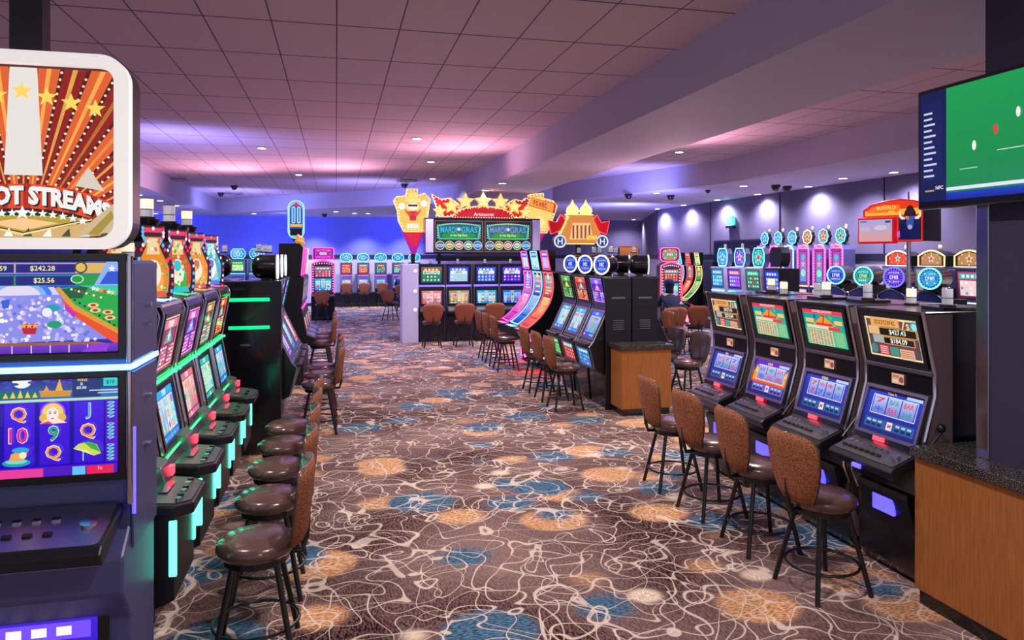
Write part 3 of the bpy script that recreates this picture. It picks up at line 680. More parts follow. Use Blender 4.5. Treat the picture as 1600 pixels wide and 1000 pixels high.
# ceiling fittings
LD = thing('downlight', 'round recessed downlight in the ceiling, lit white', 'downlight', (0, 0, 0)); 
m = MB(); m.lathe([(.10, .0), (.115, -.012), (.085, -.015), (.085, .0)], 'soffit', n=20); m.build('trim_ring', LD)
m = MB(); m.lathe([(.083, -.004), (.083, -.012)], 'lens', n=20); m.build('lens', LD)
names = ['left of the lamp masts, nearest the big sign', 'second from the big sign in the left soffit', 'third from the big sign in the left soffit', 'low beside the left soffit, above the lamp masts', 'above the black cabinet, before the blue wall',
 'starry one above the blue back wall', 'just under the starry one by the blue wall', 'at the tiled recess edge above the marquee mascot side', 'right end of the pair above the marquee screens', 'left end of the pair above the marquee screens',
 'bright starry one above the palace topper', 'dim one at the far soffit over the orange panel', 'starry one above the second wall scallop', 'starry one left of the green wall lamp', 'large oval one above the green wall lamp', 'flat one right of the green wall lamp', 'starry one above the tall pink machines', 'starry one nearest the television', 'far one over the back right corner']
for i, (x, y, z) in enumerate(DOWN):
    lab = 'recessed round downlight, ' + names[i] if i < len(names) else None
    if i >= len(names):
        if y < 12: continue
        lab = 'recessed round ceiling downlight at %s' % {(1.5, 14): 'the near end of the tiled recess', (2.2, 17.4): 'the tiled recess in front of the marquee', (-1.5, 16): 'the tiled recess left of the marquee', (7.2, 14.5): 'the right recess above the curved barrel row', (-7, 14): 'the left soffit far from the sign', (10.9, 12.5): 'the right wall beside the television', (0, 28.5): 'the back soffit over the left wall machines', (5, 28.5): 'the back soffit behind the marquee', (9, 28): 'the back soffit over the orange panel', (-1, 21): 'the tiled recess far left of the marquee'}.get((x, y), 'the ceiling')
    if i == 0: LD.location = (x, y, z); LD['label'] = lab; LD['group'] = 'ceiling downlights'
    else: dup(LD, (x, y, z), 0, lab, 'ceiling downlights')
dm = [(345, 301, ZR, 'above the lamp masts in the tiled recess'), (366, 290, ZR, 'nearest the round air vent'), (507, 334, ZC, 'on the soffit right of the tall neon topper'), (632, 287, ZR, 'above the hat end of the marquee'), (982, 303, ZC, 'left one beside the starry downlight over the palace topper'), (1048, 305, ZC, 'right one beside the starry downlight over the palace topper'), (1106, 297, ZC, 'tiny one mid way along the right beam'), (1212, 289, ZC, 'left of the twin domes above the right wall'), (1230, 291, ZC, 'right of the twin domes above the right wall')]
base = None
for px, py, z, lab in dm:
    x, y = P(px, Dz(py, z)); s = .6 if 'tiny' in lab else 1
    if base is None:
        base = thing('ceiling_camera', '', 'camera', (x, y, z), 0, 'ceiling dome cameras'); m = MB(); m.lathe([(.11, 0), (.11, -.05), (.09, -.055)], 'dark', n=18); m.build('housing', base, smooth=True)
        m = MB(); m.lathe([(.088, -.05), (.085, -.09), (.06, -.125), (.02, -.14)], 'black', n=18); m.build('dome', base, smooth=True); base['label'] = 'small black dome camera ' + lab
    else: d_ = dup(base, (x, y, z), 0, 'small black dome camera ' + lab); d_.scale = (s, s, s)
for px, py, lab in ((365, 301, 'round white ceiling air vent left of the tall neon topper'), (636, 281, 'round white ceiling air vent above the hat end of the marquee'), (274, 279, 'round white ceiling air vent beside the big cream sign')):
    x, y = P(px, Dz(py, ZR)); t = thing('air_vent', lab, 'vent', (x, y, ZR), 0, 'ceiling vents')
    for r_ in (.3, .2, .1): m = MB(); m.lathe([(r_, -.002), (r_ + .03, -.05), (r_ + .01, -.055), (r_ - .02, -.002)], 'chrome', n=24); m.build('vent_ring', t, smooth=True)

# green lit wall lamp and orange wall panel
t = thing('wall_lamp', 'green glowing box lamp high on the grey right wall', 'lamp', (11.38, 19.6, 2.98), FR)
m = MB(); m.box(-.2, .2, -.05, .06, 0, .07, 'dark'); m.build('lamp_base', t, bevel=.01); m = MB(); m.extr(rr_pts(-.17, .08, .17, .36, .05), lambda u, v, n: (u, .05 - n, v), pb('green_lamp_glass', (.1, .8, .3), .3, emis=(.05, .95, .4), es=2.2), .09); m.build('lamp_shade', t)
t = thing('wall_panel', 'plain orange wood panel hung on the far back wall', 'panel', (*P(981, 35)[:1], 32.62, 2.1)); m = MB(); m.box(-.46, .46, -.02, .02, 0, .52, 'wood'); m.build('board', t)
m = MB(); fn = lambda u, v, n: (u, -.02 - n, v); m.ring([(-.48, -.02), (.48, -.02), (.48, .54), (-.48, .54)], [(-.44, .02), (.44, .02), (.44, .5), (-.44, .5)], fn, 'wood', .03); m.build('frame', t)

# ------------------------------------------------------------------ big machine at the left edge, and the sign above it
BX, BY = -1.24, 3.62
t = thing('slot_machine', 'large front-facing video machine with blue light bar, under the big cream sign', 'slot machine', (BX, BY, 0), 0)
w_ = .72
m = MB(); m.prism([(.23, 0), (.23, 2.13), (-.18, 2.13), (-.18, 1.0), (-.3, .9), (-.3, .75), (-.18, .6), (-.18, 0)], -.385, .385, 'navy'); m.build('cabinet', t, bevel=.012)
def bigscreen(z0, z1, art, y=-.20):
    W = .69; fn = lambda u, v, n: (-.35 + u, y + .02 - n, z0 + v)
    m = MB(); m.ring([(-.025, -.035), (W + .035, -.035), (W + .035, z1 - z0 + .035), (-.025, z1 - z0 + .035)], [(0, 0), (W, 0), (W, z1 - z0), (0, z1 - z0)], fn, 'black', .035); b = m.build('screen_bezel', t, bevel=.005)
    d = D(fn, W, z1 - z0); art(d); d.build('screen', t)
def qmap(z0, z1, y0, y1, d):
    k = (z1 - z0) / (y0 - y1)
    return lambda px, py: (.69 - (183 - px) * .00271, (y0 - py) * k)
def big_top(d):
    q = qmap(1.746, 2.126, 549, 409, d)
    def r_(a, b, c, e, col, top=None): (u0, v0), (u1, v1) = q(a, e), q(c, b); d.rect(max(0, u0), max(0, v0), min(d.W, u1), min(d.H, v1), col, top=top)
    def pl(pts, col): d.P2([(max(0, min(d.W, q(*p)[0])), max(0, min(d.H, q(*p)[1]))) for p in pts], col)
    r_(-80, 409, 183, 549, '2418a0', '2050e8'); pl([(-80, 450), (90, 448), (110, 480), (168, 530), (-80, 535)], 'dcd8ff'); 
    for k_, c in ((46, '3c7cf8'), (38, '88b8ff'), (30, 'e8e0ff')): d.disc(*q(42, 462), k_ * .0027, c, 24, ry=k_ * .0016)
    pl([(-80, 462), (104, 460), (122, 490), (168, 530), (-80, 536)], '8f90f0')
    rr = random.Random(4); d.up()
    for i in range(330):
        a, b = rr.uniform(-70, 150), rr.uniform(464, 534)
        if a > 92 + (b - 462) * .95: continue
        d.disc(*q(a, b), rr.uniform(.005, .011), C(rr.choice(['ffffff', 'b8c0ff', '8c98f0', 'e8e4ff', '6878e0', 'c8b8f8'])), 6, up=False)
    pl([(97, 450), (183, 444), (183, 520), (118, 478)], '18b048'); pl([(99, 452), (140, 446), (130, 466), (112, 466)], '086030'); pl([(120, 445), (183, 444), (183, 462), (150, 452)], '30d0a8')
    pl([(92, 450), (98, 448), (120, 476), (183, 516), (183, 524), (116, 484)], 'e0a030'); pl([(98, 462), (118, 484), (183, 524), (183, 542), (166, 530), (112, 488)], 'f05020'); pl([(105, 474), (122, 490), (118, 496), (106, 482)], 'd020c0')
    d.up()
    for i in range(9): d.rect(*q(118 + 7 * i, 470 + 5 * i - 0), *q(121 + 7 * i, 467 + 5 * i), '201008', up=False); d.disc(*q(115 + 5.2 * i, 452 + i * 1.6), .005, C('d03040' if i % 2 else 'f8f8f0'), 7, up=False)
    for i, c in enumerate(('ffffff', 'e8f8e0', 'f0a040', 'e03030', 'e8f8ff', 'f8e060', '40c0e0')): d.star(*q(146 + 5.5 * i, 451 + i * 1.4), .012, c)
    for a, b in ((146, 477), (149, 485), (167, 488), (170, 497)): d.disc(*q(a, b), .022, 'f8d890', 14, ry=.010); d.disc(*q(a, b), .011, 'c03020', 10, ry=.006)
    for a, b, c in ((92, 506, '08a070'), (3, 527, '109868'), (90, 480, '20a0c0')): d.disc(*q(a, b), .028, c, 16, ry=.015)
    d.disc(*q(82, 487), .019, 'f4f4ff', 16); pl([(46, 504), (70, 504), (66, 520), (50, 520)], 'c01838')
    for i in range(3): d.star(*q(50 + 8 * i, 507), .014, 'f0b850')
    pl([(20, 468), (32, 466), (30, 480), (22, 480)], '3060e0')
    r_(-80, 536, 183, 549, '5a20b0', '7838d0'); d.up()
    for i in range(10): d.rect(*q(-70 + 26 * i, 549), *q(-68.5 + 26 * i, 536), 'e8d8ff', up=False)
    pl([(130, 549), (150, 533), (170, 537), (165, 549)], '9038e0'); pl([(-80, 533), (150, 533), (168, 537), (-80, 538)], 'a06040')
    # jackpot rows
    r_(-80, 411, 140, 427, 'd8a8a8'); r_(-80, 412.5, 37.5, 426, '101a80'); r_(40, 412.5, 122, 426, '101a80'); pl([(122, 411), (165, 411), (158, 427), (122, 427)], 'e8b860')
    r_(-80, 429.5, 140, 446, '20a040'); r_(-80, 431, 37.5, 445, '101a80'); r_(40, 431, 122, 445, '101a80'); pl([(122, 428), (158, 428), (150, 446), (122, 446)], '10a048')
    pl([(166, 409), (183, 409), (183, 446), (148, 446), (158, 427)], '90b8ff'); pl([(168, 424), (183, 424), (183, 444), (156, 444)], '2858d8')
    for st, px, py in (('$1,126.59', 8, 419.5), ('$242.28', 77, 419.5), ('$42.25', 3, 438), ('$25.56', 79, 438)): d.text(st, *q(px, py), .024, 'f8f4b0', .15 if '1,' in st else .125)
    d.disc(*q(130, 418), .025, '404020', 14); d.disc(*q(130, 418), .019, 'e8c060', 14); d.disc(*q(125, 436), .025, 'e0ffe0', 14, ry=.018); d.disc(*q(125, 436), .021, '10a040', 14, ry=.015)
    d.star(*q(174, 420), .016, 'ffffff')
def big_low(d):
    q = qmap(1.235, 1.635, 737, 590, d)
    def r_(a, b, c, e, col, top=None): (u0, v0), (u1, v1) = q(a, e), q(c, b); d.rect(max(0, u0), max(0, v0), min(d.W, u1), min(d.H, v1), col, top=top)
    r_(-80, 590, 183, 737, '2408c0', '3418e0'); r_(-80, 590, 183, 622, '2878c0', '281a80'); d.disc(*q(46, 593), .036, 'f4ffff', 20, ry=.028)
    rr = random.Random(2); d.up()
    for i in range(26): d.disc(*q(rr.uniform(-75, 130), rr.uniform(592, 603)), rr.uniform(.012, .022), C(rr.choice(['4838b8', '2858c0', '3888d8', '6040c0'])), 10, up=False, ry=.006)
    d.P2([q(-80, 620), q(70, 620), q(66, 610), q(-80, 606)], '107858'); d.up()
    for i in range(5): d.P2([q(20 + 10 * i, 618), q(28 + 10 * i, 618), q(24 + 10 * i, 606 + abs(i - 2) * 2)], 'f0d080', False)
    d.P2([q(72, 618), q(112, 618), q(116, 609), q(70, 608)], 'd89838'); d.P2([q(92, 609), q(103, 609), q(98, 590.5)], 'f0b850'); d.P2([q(76, 609), q(84, 609), q(80, 600)], 'e8a840')
    r_(116, 591, 156, 620, '1c3878'); d.text('WINS', *q(130, 593.5), .011, 'ffe070'); d.text('0', *q(129, 599.5), .014, 'ffffff'); d.text('$0.00', *q(129, 605.5), .014, 'ffffff', .07)
    r_(157, 589.5, 182, 606, '1a3a88'); r_(160, 590.5, 180, 604, '30d8d0'); d.text('$10', *q(170, 598), .018, '083858', .04); r_(140, 609, 181, 611, 'c0d0f0'); r_(152, 613, 181, 615, 'c0d0f0')
    r_(-80, 621, 183, 625, '90d0b8', 'e8f4c8')
    for cx in (-52, -4, 44, 92, 140): r_(cx - 21, 626, cx + 21, 722, '3a10d8', '4418e8')
    for cx in (-76, -28, 20, 68, 116, 164): r_(cx - 3, 626, cx + 3, 722, '1a0aa0')
    r_(164, 626, 181, 722, '6018d8'); 
    for j in range(3):
        for i in range(5): d.text('9', *q(171.5, 628 + 33 * j + 5.3 * i + 2), .013, '70f0e0', .03, fit=True)
    def L(s, cx, cy, c1, c2, h=.062): 
        d.text('!' + s, *q(cx, cy), h * 1.1, 'fff8ff', .118); d.text(s, *q(cx, cy), h * 1.0, c1, .105); 
    L('Q', 44, 643, 'ff9048', ''); L('J', 140, 641, '30b8f0', ''); L('J', -4, 674, '20b0f0', ''); L('10', 44, 674, 'f02898', ''); L('9', 92, 673, '10b078', ''); L('Q', 140, 672, 'ff9838', ''); L('K', -4, 705, 'f03040', ''); L('Q', 92, 703, 'ffa040', ''); L('A', -52, 643, 'e060f0', ''); L('9', -52, 674, '10b078', ''); L('10', -52, 705, 'f02898', '')
    r_(-23, 628, 19, 661, 'e8b850'); d.disc(*q(-2, 644), .040, '105848', 18); d.star(*q(-2, 644), .036, 'ffffff', 6, .5); d.disc(*q(-2, 644), .012, 'e060a0', 10)
    # woman with wavy fair hair
    d.disc(*q(92, 641), .047, 'c060f8', 20); d.disc(*q(92, 641), .040, 'f8d870', 20); d.disc(*q(80, 648), .018, 'f0c050', 12); d.disc(*q(104, 648), .018, 'f0c050', 12); d.P2([q(74, 657), q(112, 657), q(101, 650), q(84, 650)], 'ffe8d8'); d.P2([q(74, 657), q(92, 657), q(86, 653)], 'e84030'); d.disc(*q(92, 643), .023, 'fff0e4', 18, ry=.029)
    for s in (-1, 1): d.disc(*q(92 + 3.6 * s, 641), .0045, '303060', 8, ry=.003); d.rect(*q(92 + 3.6 * s - 2, 638.5), *q(92 + 3.6 * s + 2, 637.6), 'a06030')
    d.disc(*q(92, 649), .0055, 'e04060', 8, ry=.003)
    # cup and saucer like teal hat
    d.disc(*q(43, 714), .052, '20a8b8', 20, ry=.016); d.disc(*q(43, 712), .040, '80e0e0', 20, ry=.010); d.P2([q(33, 711), q(53, 711), q(60, 694), q(36, 700)], 'f0b050'); d.disc(*q(49, 695), .032, '38a8e0', 18, ry=.012); d.disc(*q(52, 703), .014, 'fff0c0', 12)
    # green parasol
    d.rect(*q(134, 716), *q(135.5, 700), 'a0f0ff'); d.P2([q(121, 697), q(128, 690), q(142, 687), q(154, 692), q(160, 706), q(150, 709), q(135, 702)], 'd8e060'); d.P2([q(136, 688), q(142, 687), q(153, 692), q(159, 704), q(146, 698)], '38b840'); d.P2([q(122, 697), q(135, 702), q(150, 709), q(140, 700)], 'f8f8a0')
    r_(-80, 722, 183, 737, '5018c8'); r_(140, 724, 178, 737, 'f02060'); r_(120, 724, 138, 737, '68c8f8'); r_(20, 724, 80, 737, 'f040a0'); d.text('1c', *q(159, 728), .014, 'fff0f0')
bigscreen(1.746, 2.126, big_top); bigscreen(1.235, 1.635, big_low)
m = MB(); m.box(-.40, .40, -.235, -.205, 1.668, 1.69, 'led_blue'); m.build('light_strip', t, bevel=.004)
m = MB(); m.box(.388, .402, -.2, .24, 1.668, 1.69, 'led_blue'); m.build('light_strip', t, bevel=.003)
for z0, z1 in ((1.70, 2.15), (1.1, 1.66)): m = MB(); m.tube([(.388, -.22, z0), (.388, -.22, z1)], .014, 'chrome', 10); m.build('edge_trim', t, smooth=True)
m = MB(); m.box(.386, .398, -.19, .22, 1.70, 2.12, 'navy'); m.box(.386, .398, -.19, .22, .9, 1.655, 'navy'); sp = m.build('side_panel', t, bevel=.004)
for z in (1.93, 1.85, 1.3, 1.52): m = MB(); m.tube([(.396, .0, z), (.425, .0, z)], .012, 'chrome', 10); m.build('lock', sp, smooth=True)
m = MB(); m.tube([(.4, -.2, 1.05), (.4, -.2, 1.42)], .008, 'led_violet', 8); m.build('light_strip', t)
deck(t, (-.52, 1.02), (-.2, 1.1), .72, True)
m = MB(); m.box(-.3, .3, -.2, -.185, .25, .7, 'dark'); m.build('belly_door', t, bevel=.006); m = MB(); m.box(-.26, .26, -.21, -.198, .3, .64, 'led_violet'); 
fn = lambda u, v, n: (-.26 + u, -.2 - n, .3 + v); d = D(fn, .52, .34, 'print'); a_mini(d, 'violet', 8); d.build('belly_glass', t)
candle(t, .3, .1, 2.13, .08)

t = thing('overhead_sign', 'big cream-framed lit sign with white arched lettering, above the machine at the left edge', 'sign', (BX, 3.36, 2.18))
fn = lambda u, v, n: (u, -n, v)
m = MB(); m.extr(rr_pts(-.40, 0, .40, .80, .11, 8), lambda u, v, n: (u, .16 - n, v), 'dark', .14); m.build('housing', t)
m = MB(); m.ring(rr_pts(-.402, -.002, .402, .802, .11, 8), rr_pts(-.345, .045, .345, .75, .06, 8), fn, 'cream', .03, -.03); m.build('frame', t, smooth=True)
def sign_art(d):
    q = lambda px, py: ((px - 48) * .00271, (388 - py) * .00271 + .002)
    d.P2(rr_pts(-.345, .045, .345, .75, .06, 8), '50100c')
    d.up(); cy = .02
    for i in range(-9, 10):
        for w__, col in ((.055, 'e0602c' if i % 2 else '901810'), (.012, 'ffc060')):
            a0, a1 = i * .13 - w__, i * .13 + w__
            pts = [(max(-.34, min(.34, r__ * math.sin(a))), min(.74, cy + r__ * math.cos(a))) for a, r__ in ((a0, .2), (a1, .2), (a1, .72 / max(.3, math.cos(a1)) if abs(a1) < .45 else .34 / abs(math.sin(a1)) ), (a0, .72 / max(.3, math.cos(a0)) if abs(a0) < .45 else .34 / abs(math.sin(a0))))]
            d.P2(pts, col, False)
        d.n += .00005
        a = (i + .5) * .13
        for k in range(18):
            r__ = .24 + k * .03; u, v = r__ * math.sin(a), cy + r__ * math.cos(a)
            if abs(u) < .33 and v < .73: d.disc(u, v, .0055, C('fff0c0'), 6, up=False)
    d.P2([(-.07, .3), (.07, .3), (.05, .74), (-.05, .74)], 'e8e2dc')
    for s in (-1, 1): d.P2([(s * .19, .26), (s * .30, .24), (s * .24, .34)][::s], 'd8cfc0')
    arc = lambda u, v: (u, v - 1.15 * u * u * (.5 if abs(u) < .1 else .5 + (abs(u) - .1) * .4))
    d.up()
    for i in range(24):
        u0, u1 = -.33 + i * .0275, -.33 + (i + 1) * .0275
        d.P2([arc(u0, .10 + .045), arc(u1, .10 + .045), arc(u1, .265), arc(u0, .265)], 'e84818' if i % 3 else 'b02808', False)
    d.up()
    for i in range(24):
        u0, u1 = -.33 + i * .0275, -.33 + (i + 1) * .0275; d.P2([arc(u0, .125), arc(u1, .125), arc(u1, .165), arc(u0, .165)], '1c0c0a', False)
    W2 = lambda u, v: arc(u, v)
    d.text('!!JACKPOT STREAMS', .006, .203, .104, '201010', .66, warp=W2, fit=True); d.text('!!JACKPOT STREAMS', 0, .208, .1, 'f4f2f0', .655, warp=W2, fit=True)
    d.P2([(-.34, .05), (-.2, .047), (.2, .047), (.34, .06), (.34, .11), (.24, .11), (0, .06), (-.24, .11), (-.34, .11)], 'd8b070')
    d.P2([(-.24, .125), (0, .068), (.24, .125), (.1, .135), (-.1, .135)], 'b8a030'); d.P2([(-.13, .105), (0, .075), (.13, .105), (0, .125)], 'ffc890'); 
    for i in range(-4, 5): d.P2([(i * .07, .05), (i * .07 + .035, .05), (i * .07 + .02 + .01 * (i > 0), .085)], 'fffaf0' if i % 2 else '485020')
    d.P2([(-.255, .118), (0, .055), (.255, .118), (.255, .124), (0, .063), (-.255, .124)], 'f0dca0')
    for i in range(-6, 7): d.star(i * .037, arc(i * .037, .146)[1], .030 if i == 0 else .018, 'fffef8')
    d.P2([(.2, .05), (.34, .07), (.34, .19), (.26, .12)], 'd0b890'); d.P2([(.24, .06), (.33, .16), (.34, .13), (.28, .055)], 'a89040')
    # upper part: gold stars and a lit band
    for i in range(-3, 4): d.star(i * .09, .64 - abs(i) * .02, .04, 'ffd860')
d = D(lambda u, v, n: (u, -n + .012, v), 1, 1, 'print'); sign_art(d); d.build('lit_face', t)
m = MB(); m.box(-.06, .06, .03, .12, .8, ZR - 2.18, 'dark'); m.build('hanger', t)

# ------------------------------------------------------------------ left row, bottle toppers, green light bands
def m_green(x, y, label, pals, seed, tp, belly='led_teal', rz=FL, grp='machines with bottle toppers in the left row'):
    w = .60; t = thing('slot_machine', label, 'slot machine', (x, y, 0), rz, grp)
    prof = [(.2, 0), (.2, 1.80), (-.08, 1.86), (-.19, 1.84), (-.20, 1.80), (-.13, 1.42), (-.13, 1.36), (-.2, .98), (-.26, .90), (-.26, .60), (-.16, .5), (-.16, 0)]
    m_ = None; cabinet(t, prof, w); trims(t, [(-.08, 1.865), (-.19, 1.845), (-.202, 1.80), (-.132, 1.42), (-.132, 1.36), (-.202, .98)], w, 'chrome', .013)
    m = MB(); m.prism([(.05, 1.84), (-.09, 1.885), (-.19, 1.865), (-.2, 1.84)], -w/2 + .01, w/2 - .01, 'chrome'); hood = m.build('hood', t, bevel=.006)
    fn, L = seg((-.192, 1.868), (-.06, 1.887), w - .14); d = D(lambda u, v, n: fn(u, v, n + .004), w - .14, L); a_mini(d, pals[2], seed + 9); d.build('hood_light', hood)
    a, b = (-.13, 1.43), (-.20, 1.80); screen(t, lerp(a, b, .06), lerp(a, b, .94), w - .14, lambda d: a_pay(d, pals[0], seed, 'WINNER'), bt=.03)
    a, b = (-.20, .98), (-.13, 1.35); screen(t, lerp(a, b, .08), lerp(a, b, .94), w - .14, lambda d: a_reels(d, pals[1], seed + 1), bt=.03)
    ledbar(t, -.145, 1.39, w + .04, 'led_green', .012); led(t, [(-w/2, -.225, .965), (w/2, -.225, .965)], 'led_green', .007)
    for s in (-1, 1): m = MB(); m.box(s * w/2 - .012, s * w/2 + .012, -.165, -.12, 1.38, 1.40, 'led_green'); m.build('light_joint', t, bevel=.005)
    # big player shelf with a rounded nose
    out = [(-w/2 + .03, -.22), (w/2 - .03, -.22), (w/2 - .04, -.40), (w/2 - .12, -.48), (-w/2 + .12, -.48), (-w/2 + .04, -.40)]
    m = MB(); m.extr(out[::-1], lambda u, v, n: (u, v, .85 + n + (-.22 - v) * -.10), 'dark', .06); dk = m.build('button_deck', t, bevel=.012)
    m = MB(); m.extr(scaled(out, .86, (0, -.35))[::-1], lambda u, v, n: (u, v, .911 + n + (-.22 - v) * -.10), 'steel', .003); m.build('deck_plate', dk)
    for i in range(6):
        m = MB(); m.lathe([(.017, 0), (.017, .012)], 'black' if i % 2 else 'chrome', (-.17 + .068 * i, -.40, .897), 10); m.build('button', dk)
    m = MB(); m.extr(rr_pts(-.08, -.33, .12, -.27, .008, 3), lambda u, v, n: (u, v, .908 + n), 'chrome', .006); m.build('glass_panel', dk)
    m = MB(); m.prism([(-.2, .9), (-.2, 1.02), (-.27, 1.0), (-.30, .9)], w/2 - .24, w/2 - .04, 'steel'); cr = m.build('card_reader', t, bevel=.006)
    m = MB(); m.box(w/2 - .12, w/2 - .06, -.305, -.28, .925, .975, 'led_red'); m.build('reader_lamp', cr)
    m = MB(); m.box(w/2 - .075, w/2 - .045, -.412, -.392, .54, .82, belly); m.build('side_light', t, bevel=.005)
    m = MB(); m.box(-w/2 + .032, -w/2 + .05, -.412, -.375, .54, .82, belly); m.build('side_light', t, bevel=.005)
    m = MB(); m.prism([(-.25, .86), (-.40, .86), (-.40, .42), (-.25, .36)], -w/2 + .04, w/2 - .04, 'dark'); m.build('belly_door', t)
    # bottle shaped lit topper
    o = bottle(.40, .50); bodyc, pal, c1, c2 = tp
    def art(d):
        p = PAL[pal]; d.P2(scaled(o, .98, (0, .2)), '38102c'); d.P2(scaled(o, .74, (0, .22)), c1)
        d.disc(0, .15, .10, c2, 16, ry=.11); d.disc(0, .20, .075, p[3], 14, ry=.09); d.disc(0, .24, .04, p[4], 10); d.P2([(-.13, .05), (.13, .05), (.11, .09), (-.11, .09)], p[4]); d.P2([(-.06, .32), (.06, .32), (.04, .42), (-.04, .42)], p[2]); d.P2([(-.08, .455), (.08, .455), (.08, .485), (-.08, .485)], 'f04060')
        d.up()
        r = random.Random(seed)
        for i in range(34):
            v = r.uniform(.05, .42); hw = .13 if v < .3 else .06; d.disc(r.uniform(-hw, hw), v, r.uniform(.007, .018), C(r.choice([p[2], p[3], p[4], c2, 'ff5030', '30c060', 'fff0d0'])), 6, up=False)
        d.up()
        for u, v in o:
            d.disc(u * .88, .2 + (v - .2) * .93, .013, C(r.choice(['ff3080', '60c0ff', 'ffffff', 'ff3030'])), 6, up=False)
        for a, b in zip(o, o[1:]): d.disc((a[0] + b[0]) * .44, .2 + ((a[1] + b[1]) / 2 - .2) * .93, .014, C(r.choice(['ff3080', '60c0ff', 'ffe8f0'])), 6, up=False)
    t_shape(t, 1.80, o, .07, 'dark', None, art, y=-.10, yaw=-26)
    m = MB(); m.tube([(0, .12, 1.8), (0, .12, 2.34)], .02, 'dark'); m.lathe([(.03, 2.28), (.085, 2.40), (.09, 2.41), (.02, 2.415)], 'dark', (0, .12, 0), 16); mp_ = m.build('lamp_mast', t, smooth=True)
    candle(t, 0, .12, 2.415, .14, seed % 2 == 1, r=.045); return t
GX = -1.19
for i, (y, lab, pals, tp, b) in enumerate([
    (4.23, 'nearest machine of the left row, half hidden behind the big front-facing machine', ('cyan', 'violet', 'pink'), ('redp', 'gold', 'f08828', 'e0a040'), 'led_teal'),
    (4.95, 'second machine of the left row, topper with an orange fan and blue foot', ('pink', 'cyan', 'cyan'), ('redp', 'gold', 'f09020', 'ffb040'), 'led_teal'),
    (5.67, 'third machine of the left row, topper with red top and green heart', ('magenta', 'pink', 'green'), ('redp', 'red', 'e05020', '20c050'), 'led_teal'),
    (6.39, 'fourth machine of the left row, topper glowing plain orange', ('gold', 'teal', 'gold'), ('redp', 'gold', 'ff9828', 'ffb848'), 'led_teal'),
    (7.11, 'fifth machine of the left row, pale turquoise topper, beside the black cabinet', ('red', 'cyan', 'pink'), ('redp', 'cyan', '50b8d0', '90e0e0'), 'led_teal')]):
    m_green(GX, y, lab, pals, 11 + i, tp, b)
grp = 'stools along the left rows'
for i, (y, lab) in enumerate([(4.2, 'stool at the nearest machine of the left row'), (4.95, 'stool at the lower left edge, second along the left row'), (5.66, 'brown seat stool lit green, third along the left row'), (6.33, 'stool with purple-lit seat, fourth along the left row'), (7.0, 'stool by the black cabinet, fifth along the left row')]):
    stool(-.42, y, -90, lab, grp)
for i, y in enumerate((9.25, 9.95, 10.65)): stool(-.20, y, -90, '%s stool at the chrome-edged machines behind the black cabinet' % ('nearest', 'middle', 'farthest')[i], grp)
for i, y in enumerate((13.6, 14.4, 15.2)): stool(-.28, y, -90, '%s stool of the far left group before the purple machine' % ('nearest', 'middle', 'farthest')[i], grp)

# black end cabinet with painted-on green reflections, and the bank behind it
t = thing('end_cabinet', 'tall black end cabinet with two painted green reflections, beyond the left row', 'cabinet', (-1.0, 8.45, 0))
m = MB(); m.prism([(.12, 0), (.12, 1.88), (-.12, 1.88), (-.12, 0)], -.52, .42, 'black'); m.build('cabinet', t, bevel=.008)
for z, h in ((1.66, .022), (1.36, .02)):  # glowing strips stand in for green reflections on the glossy side
    m = MB(); m.box(-.12, .30, -.132, -.118, z, z + h + .015, pb('green_reflection_glow', (0, .6, .15), .4, emis=(0, .8, .18), es=1.6)); m.build('reflection_strip', t, bevel=.004)
m = MB(); m.box(-.08, .04, -.13, -.118, 1.78, 1.81, 'dark'); m.box(-.0, .1, -.13, -.118, 1.18, 1.2, 'steel'); m.build('lock_plate', t)
for i, y in enumerate((8.95, 9.65, 10.35)):
    m_oval(-.85, y, FL, 'chrome-edged slant machine with oval topper, %s behind the black cabinet' % ('first', 'second', 'third')[i], 'slant machines behind the black cabinet', (('pink', 'violet', 'cyan')[i:] + ('pink', 'violet', 'cyan')[:i])[:3] + ('blue',), 70 + i)
for i, y in enumerate((8.95, 9.65)):
    m_oval(-1.36, y, FR, 'slant machine turned away, dark barrel topper %s of two over the black cabinet' % ('near one', 'far one')[i], 'machines turned away behind the black cabinet', ('blue', 'blue', 'blue', 'blue'), 76 + i, detail=False)
for i, y in enumerate((12.95, 13.65, 14.35)):
    def tt(t, i=i):
        m = MB(); m.prism([(.2, 1.8), (.2, 2.36), (-.14, 2.36), (-.2, 2.28), (-.16, 1.8)], -.29, .29, 'dark'); h = m.build('header', t, bevel=.01)
        led(h, [(-.29, -.16, 1.82), (-.29, -.2, 2.28), (.29, -.2, 2.28), (.29, -.16, 1.82)], 'led_magenta' if i < 2 else 'led_gold', .012, 'light_edge')
        m = MB(); 
        for s in (-1, 1): m.lathe([(.03, 2.36), (.055, 2.4), (.02, 2.44), (.035, 2.47), (.005, 2.52)], 'gold', (s * .22, -.1, 0), 10)
        m.build('finial', h)
    m_wall(-.72, y, FL, 'tall dark-backed machine with gold finials, %s left of the purple machine' % ('nearest', 'middle', 'farthest')[i], 'tall machines left of the purple one', ('magenta', 'pink'), 80 + i, 'led_magenta', .6, tt, bodyk='dark')
t = thing('neon_sign', 'tall rounded neon topper sign standing alone against the blue wall', 'sign', (*P(463, 12.9), 0)); 
o = rr_pts(-.135, 0, .135, .66, .13, 8)
